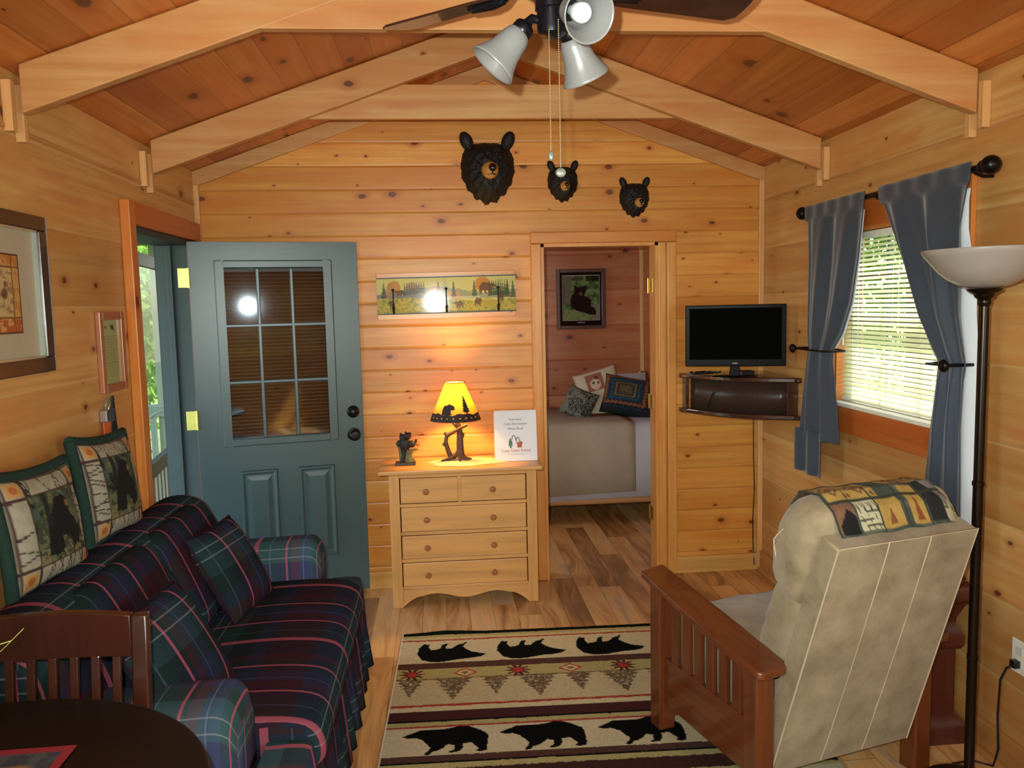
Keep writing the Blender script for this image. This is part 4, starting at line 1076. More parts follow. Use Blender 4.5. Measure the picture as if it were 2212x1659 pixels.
q.add([f_(-HB, 0, 0), f_(-HB, .075, 0), f_(HB, .075, 0), f_(HB, 0, 0)], [(0, 1, 2, 3)])
q.add([f_(-HB, .075, 0), f_(-hb1, .075, BL), f_(hb1, .075, BL), f_(HB, .075, 0)], [(0, 1, 2, 3)])
o = q.build('back_shell', M_su, rec, bevel=.006, smooth=40)
M_seam = simple('pale_piping', (186, 172, 142), .8)
def seamline(pts, r=.0022): MB().tube([f_(*p) for p in pts], r, 6).build('seam_piping', M_seam, rec, smooth=60)
for c in (-.085, .085): seamline([(c*(1-.065*t), -.0045*(1-(c/HB)**4)*math.sin(PI*t)**.5, t*BL) for t in np.linspace(0.005, .998, 20)])
seamline([(-HB, 0, .0), (-hb1, 0, BL), (hb1, 0, BL), (HB, 0, 0)], .003)
# lower back pad and rolled head pad
def pad(sec, name, x0, x1, rnd):
    sec2 = [((BM_ @ Vector((0, n_, s_)))[1], (BM_ @ Vector((0, n_, s_)))[2]) for n_, s_ in sec]
    return cush(sec2, x0, x1, name, rnd, 20)
pad(smoothpoly([(.072, .30), (.20, .27), (.235, .40), (.225, .56), (.19, .64), (.072, .63)], 2), 'lower_back_pad', -.262, .262, .045)
hp = smoothpoly([(.070, .56), (.20, .565), (.262, .66), (.268, .78), (.240, .875), (.165, .912), (.088, .888), (.062, .80)], 2)
pad(hp, 'head_pad', -.285, .285, .075)
MB().tube([*[f_(-.2875+.01*abs(t), .15+.075*math.cos(t*1.3)-.03*abs(t), .735+.12*t) for t in np.linspace(-1, 1, 15)]], .002, 6).build('seam_piping', M_seam, rec)
LB('care_tag', (-.272, -.262, -.003, .012, .175, .215), simple('white_tag', (215, 215, 205), .6), .001)
MB().box(-.275, -.269, -.002, .02, .205, .222).build('recline_lever', M_iron, rec, bevel=.002)

# patterned throw over the head pad (its own thing)
thr = thing('headrest_throw', 'patchwork lodge pattern cloth lying over the top of the recliner', 'throw', (RC[0], RC[1], .9), RT)
def throwf(u, v):
    C = Canvas(u, v, (66, 74, 66)); n1 = fbm(u*3, v, 7); n2 = fbm(u*6, v*3, 14)
    C.put(n1 > .5, (86, 92, 78)); tan = (168, 138, 72); dark = (52, 56, 44); cr_ = (176, 172, 140)
    def blk(a, b_, c, d_, col): C.put((u > a) & (u < b_) & (v > c) & (v < d_), col)
    blk(0.02, .40, .45, .72, tan); blk(.55, .98, .42, .60, tan); blk(.0, .16, .74, .98, (120, 88, 66)); blk(.18, .33, .74, .98, cr_)
    blk(.34, .52, .72, .98, tan); blk(.58, .70, .64, .98, tan); blk(.72, .85, .62, .98, (34, 38, 40)); blk(.86, 1.0, .5, .99, cr_); blk(.74, .95, .05, .38, (118, 96, 62)); blk(.0, .35, .05, .42, (88, 70, 52)); blk(.38, .72, .03, .4, (90, 104, 88))
    for (a, b_) in ((.10, .58), (.30, .58), (.66, .51), (.82, .51)):
        d = abs(u-a)/.07+abs(v-b_)/.10; C.put(d < 1, (112, 74, 48)); C.put(d < .7, tan); C.put(d < .4, (112, 74, 48))
    for a in (.04, .17, .20, .37): C.ell(a, .68 if a > .1 else .5, .012, .02, (112, 74, 48))
    C.poly([(.78, .62), (.97, .62), (.88, .90)], (120, 116, 112)); C.poly([(.58, .25), (.68, .12), (.74, .3), (.7, .42), (.6, .4)], (24, 28, 26)); C.poly([(.42, .2), (.50, .1), (.54, .3), (.46, .38)], (26, 28, 26)); C.poly([(.02, .92), (.10, .80), (.16, .86), (.16, .99), (.02, .99)], (22, 24, 26))
    C.poly([(.62, .95), (.64, .72), (.67, .95)], (130, 70, 40)); C.poly([(.40, .95), (.43, .82), (.46, .95)], (130, 78, 46))
    for k in range(7): C.line((.18+k*.022, .76), (.19+k*.022+.012*(-1)**k, .84), .006, dark, 2.2)
    for k in range(3): C.line((.18, .85+k*.05), (.33, .84+k*.05), .005, dark, 2.2); C.line((.2+k*.05, .86), (.23+k*.04, .98), .005, dark, 2.2)
    for k in range(4): C.line((.86, .55+k*.11), (1.0, .60+k*.09), .006, dark, 2.2)
    C.line((.93, .5), (.93, .99), .006, dark, 2.2); C.line((.90, .5), (.97, .8), .005, dark, 2.2)
    for a in (.45, .73): C.put((abs(v-a) < .010), dark)
    for a in (.005, .545, .705, .335, .17): C.put((abs(u-a) < .006) & (v > .4), dark)
    C.c *= (.8+.4*n2)[..., None]
    return C.c
nu, nv = 160, 70
arc = [(.275, .56), (.282, .68), (.280, .79), (.248, .885), (.17, .918), (.10, .900), (.072, .874), (.055, .856), (.040, .848)]
al = np.concatenate([[0], np.cumsum([math.hypot(arc[i+1][0]-arc[i][0], arc[i+1][1]-arc[i][1]) for i in range(len(arc)-1)])]); al = al/al[-1]
P = np.zeros((nv, nu, 3))
for j in range(nv):
    t = j/(nv-1); tt = .28+t*.72
    n_ = interp(tt, al, [a[0] for a in arc])+.004; s_ = interp(tt, al, [a[1] for a in arc])+.006
    for i in range(nu):
        xx = -.215+.485*i/(nu-1); ed = max(0, (xx-.20)/.07); p = BM_ @ Vector((xx-.0, n_+.002*math.sin(xx*40), s_-.05*ed*ed+.002*math.sin(xx*55+t*6))); P[j, i] = p
P[:, :, 2] -= .9
me = paintmesh('cloth', P, throwf)
o = finish('cloth', me, vcol('throw_weave', .9, .4, 500), thr, smooth=180); o.modifiers.new('s', 'SOLIDIFY').thickness = .004; o.modifiers['s'].offset = -1 if False else 1

# ---------------------------------------------------------------- end table by the right wall
et = thing('end_table', 'dark red wooden end table with moulded edges, half hidden behind the recliner', 'table', (1.768, 2.85, 0))
M_mah = wood('mahogany_end_table', (78, 32, 22), 'z', .3, 30, .3, .5, .3)
def ringstack(prof, cx, cy, hx, hy):
    rows = []
    for off, z in prof: rows.append([(cx-hx-off, cy-hy-off, z), (cx+hx+off, cy-hy-off, z), (cx+hx+off, cy+hy+off, z), (cx-hx-off, cy+hy+off, z)])
    return MB().loft(rows, closed=True, caps=True)
cx, cy, hx, hy = 1.768, 2.85, .058, .16
ringstack([(.012, 0), (.035, 0), (.035, .05), (.028, .07), (.0, .10)], cx, cy, hx, hy).build('plinth', M_mah, et, world=True, smooth=25)
ringstack([(-.001, .10), (-.001, .345)], cx, cy, hx, hy).build('cabinet', M_mah, et, world=True)
ringstack([(0, .345), (.012, .35), (.020, .365), (.020, .395), (.010, .42), (-.002, .44), (-.002, .46), (.01, .49), (.020, .515)], cx, cy, hx, hy).build('ogee_moulding', M_mah, et, world=True, smooth=60)
ringstack([(.022, .5155), (.038, .527), (.046, .552), (.040, .582), (.024, .60)], cx, cy, hx, hy).build('top', M_mah, et, world=True, smooth=50)

# ---------------------------------------------------------------- torchiere floor lamp
fl = thing('floor_lamp', 'tall dark bronze torchiere floor lamp with white bowl shade, right of the window', 'lamp', (1.675, 2.38, 0))
M_bz = simple('dark_bronze', (44, 36, 30), .28, .85)
cF = (1.675, 2.38, 0)
MB().lathe([(.135, 0), (.140, .008), (.136, .018), (.11, .028), (.06, .038), (.03, .05), (.022, .06), (0, .06)], c=cF, seg=48).build('base', M_bz, fl, world=True, smooth=40)
q = MB().lathe([(.0155, .055), (.0155, .45), (.0175, .452), (.0175, .468), (.0155, .47), (.0155, 1.02), (.0185, 1.022), (.0185, 1.035), (.015, 1.037), (.015, 1.60)], c=cF, seg=24)
q.build('pole', M_bz, fl, world=True, smooth=40)
MB().lathe([(.015, 1.585), (.018, 1.592), (.020, 1.60), (.018, 1.606), (.028, 1.614), (.030, 1.622), (.048, 1.632), (.052, 1.640), (0, 1.640)], c=cF, seg=32).build('shade_holder', M_bz, fl, world=True, smooth=40)
b = NB('alabaster_glass'); x, y, z = b.coord(); nz = b.noise(b.vec(x, y, z), 8, 3); dcol = b.mix(nz, lin((140, 133, 124)), lin((164, 158, 150)))
pr_ = b.p; b.done(dcol, .3, .5); b.set(pr_.inputs['Subsurface Weight'], .0); M_alab = b.m
prof = [(.04, 1.641), (.075, 1.650), (.105, 1.667), (.130, 1.69), (.150, 1.715), (.172, 1.742), (.180, 1.755), (.179, 1.760), (.180, 1.757), (.145, 1.722), (.10, 1.675), (.05, 1.652), (0, 1.650)]
MB().lathe(prof, c=cF, seg=64).build('bowl_shade', M_alab, fl, world=True, smooth=60)

# ---------------------------------------------------------------- wall outlet and cord at the right edge
ou = thing('wall_outlet', 'white outlet plate on the right wall beside the floor lamp', 'outlet', (XR, 2.44, .42))
MB().box(XR-.007, XR-.001, 2.405, 2.478, .36, .475).build('plate', M_white, ou, world=True, bevel=.003)
for z in (.395, .44): MB().box(XR-.009, XR-.006, 2.425, 2.458, z-.014, z+.014).build('receptacle', simple('outlet_ivory', (210, 208, 196), .4), ou, world=True, bevel=.003)
pc = thing('power_cord', 'black lamp cord running from the wall outlet down to the floor', 'cord', (1.85, 2.44, 0))
q = MB().box(XR-.032, XR-.010, 2.43, 2.455, .383, .408)
q.build('plug', M_black, pc, world=True, bevel=.003)
MB().tube([(1.862, 2.44, .392), (1.845, 2.45, .38), (1.84, 2.47, .33), (1.842, 2.48, .2), (1.845, 2.475, .08), (1.84, 2.49, .012), (1.80, 2.54, .006), (1.76, 2.535, .006), (1.72, 2.53, .006)], .0035, 8).build('cable', M_black, pc, world=True, smooth=60)

# ---------------------------------------------------------------- corner shelf and television
cs = thing('corner_shelf', 'dark two-tier corner wall shelf under the television', 'shelf', (1.7, 4.4, .98))
M_dk = wood('dark_espresso_wood', (66, 36, 24), 'x', .22, 24, .4, .5, .5)
def shelf(z0, z1, ext, nm):
    P0, P1, Cn = (1.40-ext, D-.002), (XR-.002, 4.115-ext*.5), (XR-.002, D-.002)
    pts = [(Cn[0], Cn[1], z0), (P0[0], P0[1], z0), (P0[0]-.004, P0[1]-.05, z0)]
    for t in np.linspace(0.08, .95, 16):
        x = P0[0]+(P1[0]-P0[0])*t; y = P0[1]-.03+(P1[1]-P0[1]+.03)*t; bulge = .085*math.sin(PI*t)
        pts.append((x-bulge*.68, y-bulge*.73, z0))
    pts += [(P1[0]-.02, P1[1], z0), (P1[0], P1[1], z0)]
    MB().prism(pts, (0, 0, z1-z0)).build(nm, M_dk, cs, world=True, bevel=.007, seg=3)
shelf(1.178, 1.206, .018, 'top_shelf'); shelf(.978, 1.004, .018, 'lower_shelf')
MB().box(1.405, 1.425, 4.58, D-.002, 1.004, 1.178).build('side_panel', M_dk, cs, world=True, bevel=.002)
MB().box(XR-.06, XR-.002, 4.15, 4.17, 1.004, 1.178).build('side_panel', M_dk, cs, world=True, bevel=.002)
b = NB('smoked_panel'); df = b.n('BsdfPrincipled', {'Roughness': .3, 'Base Color': (.07, .042, .03, 1)}); tr = b.n('BsdfTransparent', {'Color': (.50, .36, .28, 1)}); mx = b.n('MixShader', {0: .55, 1: tr.outputs[0], 2: df.outputs[0]}); b.t.links.new(mx.outputs[0], b.o.inputs[0])
pts = []
for t in np.linspace(.03, .97, 14):
    x = 1.425+(XR-.03-1.425)*t; y = D-.06+(4.16-D+.06)*t; bulge = .05*math.sin(PI*t); pts.append((x-bulge*.68, y-bulge*.73))
q = MB().loft([[(x, y, z) for x, y in pts] for z in (1.004, 1.178)]); o = q.build('smoked_front', b.m, cs, world=True, smooth=180); o.modifiers.new('s', 'SOLIDIFY').thickness = .004
cb = thing('coiled_cables', 'black cables looped inside the corner shelf behind its smoked front', 'cable', (1.7, 4.4, 1.005))
for pp in ([(1.50, 4.45, 1.012), (1.49, 4.44, 1.07), (1.53, 4.42, 1.13), (1.59, 4.40, 1.12), (1.64, 4.38, 1.08), (1.70, 4.33, 1.012)], [(1.55, 4.42, 1.012), (1.60, 4.40, 1.09), (1.66, 4.36, 1.165), (1.72, 4.32, 1.15), (1.77, 4.27, 1.09), (1.75, 4.28, 1.02)]):
    MB().tube(pp, .006, 8).build('loop', M_black, cb, world=True, smooth=60, subsurf=1)
TVC = MB().tube([(1.836, D-.006, .978), (1.838, D-.006, .7), (1.845, D-.006, .5), (1.836, D-.006, .3), (1.84, D-.006, .12), (1.84, D-.022, .03)], .0035, 8)
TVR = math.radians(-24)
tv = thing('television', 'black flat-screen television on the corner shelf', 'television', (1.582, 4.265, 1.206), TVR)
tv.rotation_euler = (0, 0, math.radians(-18)); ROOT[tv.name] = Matrix.Translation((1.582, 4.265, 1.206)) @ Matrix.Rotation(math.radians(-18), 4, 'Z')
TVC.build('power_cord', M_black, tv, world=True)
TW = .262
M_tvb = simple('gloss_black_bezel', (8, 8, 9), .35, spec=.06)
MB().box(-TW, TW, -.02, .012, .062, .392).build('bezel', M_tvb, tv, bevel=.004)
MB().box(-TW+.022, TW-.022, -.0215, -.0195, .098, .374).build('screen', simple('dark_screen', (10, 11, 10), .6, spec=.0), tv)
MB().box(-.014, .014, -.0215, -.0195, .074, .081).build('maker_mark', simple('silver_mark', (120, 120, 124), .4), tv, bevel=.002)
MB().box(-.20, .20, .013, .05, .10, .36).build('rear_housing', M_black, tv, bevel=.02)
MB().prism([(-.03, .0, .004), (.03, .0, .004), (.022, .0, .075), (-.022, .0, .075)], (0, .028, 0)).build('stand_neck', M_tvb, tv, bevel=.004)
q = MB(); q.ball((0, .01, .005), (.125, .075, .005), seg=32); q.build('stand_base', M_tvb, tv, smooth=60)
tcb = thing('set_top_cables', 'tangle of black cables and remote lying on the shelf left of the television stand', 'cable', (1.47, 4.44, 1.207))
q = MB(); random.seed(5)
for k in range(4):
    pp = [(1.44+.05*math.cos(t+k)+.03*k*.8, 4.44+.02*math.sin(t*2+k), 1.213+.012*abs(math.sin(t*1.3+k))) for t in np.linspace(0, 5, 18)]
    MB().tube(pp, .0045, 6).build('cable', M_black, tcb, world=True, smooth=60)
MB().box(1.64, 1.72, 4.33, 4.40, 1.207, 1.232).build('adapter', M_black, tcb, world=True, bevel=.004)

# ---------------------------------------------------------------- window blind
wb = thing('window_blind', 'white horizontal mini blind hanging in the right wall window', 'blind', (XR+.03, 3.3, 1.9))
b = NB('blind_slat'); df = b.n('BsdfDiffuse', {'Color': (.88, .87, .70, 1)}); tl = b.n('BsdfTranslucent', {'Color': (.96, .94, .74, 1)}); gl = b.n('BsdfGlossy', {'Roughness': .3}); m1 = b.n('MixShader', {0: .62, 1: df.outputs[0], 2: tl.outputs[0]}); m2 = b.n('MixShader', {0: .04, 1: m1.outputs[0], 2: gl.outputs[0]}); b.t.links.new(m2.outputs[0], b.o.inputs[0]); M_slat = b.m
yb0, yb1, bx = WY0+.018, WY1-.018, XR+.035
MB().box(bx-.016, bx+.016, yb0, yb1, 1.885, 1.915).build('headrail', M_white, wb, world=True, bevel=.003)
ns = 36
for k in range(ns):
    z = 1.155+(1.87-1.155)*k/(ns-1)
    MB().prism([(bx-.011, yb0, z-.0065), (bx, yb0, z+.0012), (bx+.011, yb0, z+.0065), (bx+.011, yb0, z+.0072), (bx, yb0, z+.0022), (bx-.011, yb0, z-.0058)], (0, yb1-yb0, 0)).build('slat', M_slat, wb, world=True)
MB().box(bx-.011, bx+.011, yb0, yb1, 1.137, 1.147).build('bottom_rail', M_white, wb, world=True, bevel=.002)
for yy in (yb0+.10, 3.30, yb1-.10):
    MB().box(bx-.0135, bx-.0125, yy-.0012, yy+.0012, 1.14, 1.89).box(bx+.0125, bx+.0135, yy-.0012, yy+.0012, 1.14, 1.89).build('ladder_cord', M_white, wb, world=True)
MB().tube([(bx-.03, yb1-.04, 1.885), (bx-.028, yb1-.04, 1.40)], .0035, 8).build('tilt_wand', M_white, wb, world=True)

# ---------------------------------------------------------------- curtain rod, holdbacks, curtains
CX = 1.80
rod = thing('curtain_rod', 'black curtain rod with round finials above the window', 'curtain rod', (CX, 3.24, 2.042))
MB().tube([(CX, 2.60, 2.042), (CX, 3.88, 2.042)], .011, 16).build('rod', M_iron, rod, world=True, smooth=60)
for s, y in ((-1, 2.60), (1, 3.88)):
    q = MB(); q.tube([(CX, y-s*.002, 2.042), (CX, y+s*.012, 2.042), (CX, y+s*.02, 2.042), (CX, y+s*.03, 2.042)], [.014, .021, .013, .014], 16); q.ball((CX, y+s*.052, 2.042), .031, seg=24, rings=14); q.build('finial', M_iron, rod, world=True, smooth=60)
for y in (2.63, 3.25, 3.87): MB().tube([(CX, y, 2.03), (CX+.03, y, 2.018), (XR-.022, y, 2.018)], .006, 8).build('bracket', M_iron if y > 2.7 else M_iron, rod, world=True)
def cloth_mat():
    b = NB('slate_blue_curtain'); x, y, z = b.coord(); n1 = b.noise(b.vec(b.math('MULTIPLY', x, 2), b.math('MULTIPLY', y, 260), b.math('MULTIPLY', z, 90)), 1, 3, .6); n2 = b.noise(b.vec(x, y, z), 12, 3)
    col = b.mix(n1, lin((44, 53, 66)), lin((64, 74, 86))); col = b.mix(b.math('MULTIPLY', n2, .5), col, lin((44, 52, 64))); b.bump(n1, .15, .002)
    return b.done(col, .6, .3, None, Sheen_Weight=.3)
M_cur = cloth_mat(); M_lin = simple('white_lining', (214, 218, 222), .8, var=.04)
def curtain(name, label, key, ph, holdY, flip):
    """key: list of (z, y_inner, y_outer, amplitude); inner edge faces the window middle"""
    t = thing(name, label, 'curtain', (CX, (key[0][1]+key[0][2])/2, key[0][0]), 0, 'slate blue curtains')
    zs = np.linspace(key[0][0], key[-1][0], 90); kz = [k[0] for k in key][::-1]
    rows = []; nn = 110
    for z in zs:
        yi = interp(z, kz, [k[1] for k in key][::-1]); yo = interp(z, kz, [k[2] for k in key][::-1]); am = interp(z, kz, [k[3] for k in key][::-1]); xo = interp(z, kz, [k[4] for k in key][::-1])
        row = []
        for j in range(nn):
            s = j/(nn-1); f = am*(math.sin(s*2*PI*2.3+ph+.6*math.sin(z*2))*.75+.25*math.sin(s*2*PI*4.7+z*2+ph))
            if z > 2.0: f = -.006+.0025*math.sin(s*30+ph)
            row.append((CX-.012+xo+f, yi+(yo-yi)*s, z))
        rows.append(row)
    P_ = MB().loft(rows); o = P_.build('panel', M_cur, t, world=True, smooth=180); m_ = o.modifiers.new('s', 'SOLIDIFY'); m_.thickness = .003; m_.offset = 0
    return t, rows
tL, rL = curtain('curtain', 'slate blue curtain on the far side of the window, tied back', [(2.065, 3.31, 3.862, .006, 0), (2.02, 3.315, 3.862, .012, 0), (1.80, 3.36, 3.865, .020, 0), (1.60, 3.42, 3.87, .022, 0), (1.46, 3.51, 3.87, .018, .004), (1.385, 3.60, 3.862, .012, .010), (1.33, 3.60, 3.868, .014, .006), (1.15, 3.56, 3.895, .020, 0), (.95, 3.535, 3.925, .022, 0)], .5, 3.6, 1)
# lower outer corner hangs further down
rows = [[(CX-.02+.012*math.sin(s*12), 3.665+(3.93-3.665)*s+(.0), z) for s in np.linspace(0, 1, 30)] for z in np.linspace(.98, .765, 10)]
o = MB().loft(rows).build('lower_fold', M_cur, tL, world=True, smooth=180); o.modifiers.new('s', 'SOLIDIFY').thickness = .004
tR, rR = curtain('curtain', 'slate blue curtain on the near side of the window, behind the floor lamp', [(2.065, 3.205, 2.625, .006, 0), (2.02, 3.20, 2.63, .012, 0), (1.85, 3.10, 2.665, .022, 0), (1.69, 3.00, 2.66, .026, 0), (1.55, 2.92, 2.655, .022, 0), (1.43, 2.84, 2.64, .014, .008), (1.38, 2.80, 2.635, .010, .012), (1.32, 2.80, 2.635, .014, .006), (1.15, 2.815, 2.63, .020, 0), (.95, 2.835, 2.62, .022, 0), (.72, 2.86, 2.61, .024, 0)], 2.2, 2.7, -1)
def lining(rows, t, sl, dx):
    rr = [[(p[0]+dx, p[1]+(0 if k else 0), p[2]) for k, p in enumerate(r[sl])] for r in rows]
    return rr
rows = []
for r in rR:
    z = r[0][2]
    if z > 2.0: continue
    yo = r[-1][1]; k_ = min(1, max(0, (1.95-z)/.30)); rows.append([(XR-.065, yo+.14, z), (XR-.058, yo+.10, z), (XR-.05, yo+.065*(1-k_)-.006*k_, z)])
o = MB().loft(rows).build('white_lining', M_lin, tR, world=True, smooth=180); o['label'] = 'white lining'; o.modifiers.new('s', 'SOLIDIFY').thickness = .002
rows = [[(r[0][0]+.006, r[0][1]-.012*min(1, max(0, (2.0-r[0][2])/.3)), r[0][2]), (r[6][0]+.008, r[6][1], r[6][2]), (r[16][0]+.014, r[16][1], r[16][2])] for r in rL if 1.38 < r[0][2] < 2.0]
o = MB().loft(rows).build('white_lining', M_lin, tL, world=True, smooth=180); o['label'] = 'white lining'; o.modifiers.new('s', 'SOLIDIFY').thickness = .002
def holdback(label, yk, y0, y1):
    h = thing('curtain_holdback', label, 'curtain holdback', (XR-.02, yk, 1.38), 0, 'black curtain holdbacks')
    MB().tube([(XR-.002, yk, 1.38), (CX-.07, yk, 1.38)], .006, 10).build('stem', M_iron, h, world=True)
    MB().ball((CX-.075, yk, 1.38), (.014, .022, .022), seg=20).build('knob', M_iron, h, world=True, smooth=60)
    pts = [(CX-.06, yk, 1.38), (CX-.052, (yk+y0)/2, 1.378), (CX-.045, y0+(.0), 1.376), (CX+.01, y1, 1.376), (CX+.05, y1, 1.378), (XR-.02, (yk*.5+y1*.5), 1.38)]
    MB().tube(pts, .0045, 8).build('tie_band', M_iron, h, world=True, smooth=60)
holdback('black holdback on the far curtain, near the television', 3.862, 3.62, 3.585)
holdback('black holdback on the near curtain, left of the floor lamp', 2.655, 2.80, 2.83)

# ---------------------------------------------------------------- ceiling fan
fan = thing('ceiling_fan', 'dark ceiling fan with three frosted bell lights hanging from the ridge', 'ceiling fan', (XM, 1.99, ZT))
FX, FY = XM+.002, 1.99
M_fan = simple('dark_gunmetal', (34, 34, 40), .3, .7)
MB().lathe([(.0, 2.94), (.055, 2.94), (.06, 2.90), (.03, 2.86), (.0, 2.86)][::-1], c=(FX, FY, 0), seg=32).build('canopy', M_fan, fan, world=True, smooth=40)
MB().tube([(FX, FY, 2.87), (FX, FY, 2.54)], .012, 16).build('downrod', M_fan, fan, world=True, smooth=60)
MB().lathe([(.045, 2.345), (.085, 2.375), (.105, 2.40), (.11, 2.46), (.10, 2.51), (.05, 2.55), (.0, 2.555)], c=(FX, FY, 0), seg=40).build('motor', M_fan, fan, world=True, smooth=40)
MB().lathe([(0, 2.255), (.022, 2.256), (.033, 2.262), (.036, 2.275), (.036, 2.315), (.040, 2.318), (.040, 2.345), (.045, 2.349), (0, 2.349)], c=(FX, FY, 0), seg=32).build('light_hub', M_fan, fan, world=True, smooth=40)
M_bl = wood('dark_walnut_blade', (52, 30, 24), 'x', .2, 20, .3, .5, .5)
for az, rr_, rl in ((13, .54, .13), (141, .50, .13), (257, .54, .13)):
    a = math.radians(az); bm_ = Matrix.Translation((FX, FY, 2.372)) @ Matrix.Rotation(a, 4, 'Z') @ Matrix.Rotation(math.radians(-13 if az < 200 else 12), 4, 'X')
    pts = [(.15, -.045), (.2, -.055), (rr_-.03, -.068), (rr_-.004, -.05), (rr_, -.02), (rr_, .02), (rr_-.004, .05), (rr_-.03, .068), (.2, .055), (.15, .045)]
    q = MB().prism([tuple(bm_ @ Vector((x, y, 0))) for x, y in pts], bm_.to_3x3() @ Vector((0, 0, .006))); bl = q.build('blade', M_bl, fan, world=True, bevel=.002)
    q = MB(); q.tube([tuple(bm_ @ Vector(p)) for p in ((.085, 0, .03), (.11, 0, .02), (.14, 0, -.004), (.17, 0, -.008), (.235, 0, -.007))], [.012, .011, .009, .010, .006], 10)
    q.box(.145, .235, -.022, .022, -.0085, -.001, M=bm_); q.build('blade_iron', M_fan, bl, world=True, smooth=40)
b = NB('frosted_bell_glass'); df = b.n('BsdfDiffuse', {'Color': (*lin((152, 152, 150)), 1)}); tl = b.n('BsdfTranslucent', {'Color': (*lin((180, 176, 168)), 1)}); gl = b.n('BsdfGlossy', {'Roughness': .28}); m1 = b.n('MixShader', {0: .35, 1: df.outputs[0], 2: tl.outputs[0]}); m2 = b.n('MixShader', {0: .07, 1: m1.outputs[0], 2: gl.outputs[0]}); b.t.links.new(m2.outputs[0], b.o.inputs[0]); M_frost = b.m
M_cfl = simple('white_bulb', (236, 240, 236), .4, var=.02)
def lamp_head(az, tilt, R0=.036, zz=2.292):
    a = math.radians(az); d = Vector((math.cos(a), math.sin(a), 0)); ax = (d*math.sin(tilt)+Vector((0, 0, -math.cos(tilt)))).normalized()
    p0 = Vector((FX, FY, zz))+d*R0*.6; p1 = p0+d*.026+Vector((0, 0, .006)); p2 = p1+ax*.018
    lm = Matrix.Translation(p2) @ ax.to_track_quat('Z', 'Y').to_matrix().to_4x4()
    q = MB().tube([p0, p1, p2], [.010, .011, .014], 12); q.lathe([(.014, -.002), (.023, .004), (.026, .010), (.026, .026), (.023, .030), (0, .030)], M=lm, seg=24)
    arm_ = q.build('light_arm', M_fan, fan, world=True, smooth=40)
    pr2 = [(.022, .022), (.029, .030), (.034, .045), (.037, .065), (.041, .085), (.049, .105), (.058, .122), (.061, .128)]
    q = MB().lathe(pr2, M=lm, seg=40); q.f = [f for f in q.f if len(f) == 4]; q.mi = q.mi[:len(q.f)]; q.uv = q.uv[:len(q.f)]
    sh_ = q.build('bell_shade', M_frost, fan, world=True, smooth=60); m_ = sh_.modifiers.new('s', 'SOLIDIFY'); m_.thickness = .003; m_.offset = -1
    q = MB().lathe([(.010, .025), (.012, .05), (.021, .07), (.022, .095), (.014, .108), (0, .112)], M=lm, seg=20)
    q.build('bulb', M_cfl, fan, world=True, smooth=60)
lamp_head(180, math.radians(42)); lamp_head(-72, math.radians(66), .045, 2.30); lamp_head(42, math.radians(34), .036, 2.30)
def pull(label, x, y, z0, z1, fobr):
    q = MB(); z = z0
    pts = []
    while z > z1: q.ball((x, y, z), .0019, seg=6, rings=4); z -= .0052
    q.tube([(x, y, z0), (x, y, z1)], .0007, 5)
    q.build('pull_chain', simple('dull_chain', (150, 132, 96), .4, .6), fan, world=True)
    MB().tube([(x, y, z1+.012), (x, y, z1)], .0016, 6).ball((x, y, z1-.012), fobr, seg=16).build('chain_fob', simple('grey_fob', (120, 124, 112), .3, .3), fan, world=True, smooth=60)
pull('', FX-.012, FY-.03, 2.30, 1.985, (.007, .005, .012)); pull('', FX+.010, FY-.035, 2.285, 1.945, (.013, .005, .011))

# ---------------------------------------------------------------- dining table, placemat, chair, plant blades
M_esp = wood('espresso_table_wood', (26, 16, 12), 'x', .4, 20, .25, .25, 0)
M_cher = wood('dark_cherry_chair_wood', (56, 25, 14), 'z', .28, 30, .3, .5, .3)
dt = thing('dining_table', 'round dark espresso drop-leaf dining table in the lower left corner', 'table', (-.93, 1.39, 0))
pts = [(-.93+.485*math.cos(t), 1.387+.485*math.sin(t)) for t in np.linspace(0, 2*PI, 97)[:-1]]
pts = [(max(-1.315, x), y) for x, y in pts]
cl = []
for p in pts:
    if not cl or (abs(p[0]-cl[-1][0])+abs(p[1]-cl[-1][1])) > 1e-4: cl.append(p)
MB().prism([(x, y, .722) for x, y in cl], (0, 0, .026)).build('tabletop', M_esp, dt, bevel=.008, seg=3, world=True)
MB().lathe([(.10, .05), (.07, .09), (.05, .16), (.045, .35), (.06, .5), (.05, .62), (.09, .69), (.10, .721)], c=(-.93, 1.39, 0), seg=32).build('pedestal', M_esp, dt, world=True, smooth=40)
for k in range(4):
    a = PI/4+k*PI/2; c, s = math.cos(a), math.sin(a)
    MB().tube([(-.93+.05*c, 1.39+.05*s, .12), (-.93+.18*c, 1.39+.18*s, .08), (-.93+.32*c, 1.39+.32*s, .02)], [.03, .026, .02], 8).build('foot', M_esp, dt, world=True, smooth=60)
pm = thing('placemat', 'woven placemat with red border and dark scene on the dining table', 'placemat', (-.95, 1.5, .749))
def matf(u, v):
    C = Canvas(u, v, (150, 44, 52)); ins = (u > .05) & (u < .95) & (v > .07) & (v < .93)
    C.put(ins, (62, 68, 74)); n = fbm(u*2, v, 8); C.put(ins & (n > .52), (78, 84, 84)); C.ell(.80, .42, .12, .22, (172, 128, 78), 1, .5); C.ell(.74, .3, .16, .08, (142, 104, 76), .9, .5); C.ell(.4, .5, .14, .3, (150, 110, 70), 1, .5)
    C.c *= (.8+.4*vnoise(u*3, v*2, 90))[..., None]; return C.c
c0 = np.array((-.762, 1.642, .7505)); axu = np.array((-.400, -.006, 0)); axv = np.array((.004, -.30, 0))
panel('mat', c0+axu, -axu, axv, 120, 80, matf, vcol('placemat_weave', .9, .3, 600), pm).modifiers.new('s', 'SOLIDIFY').thickness = .002
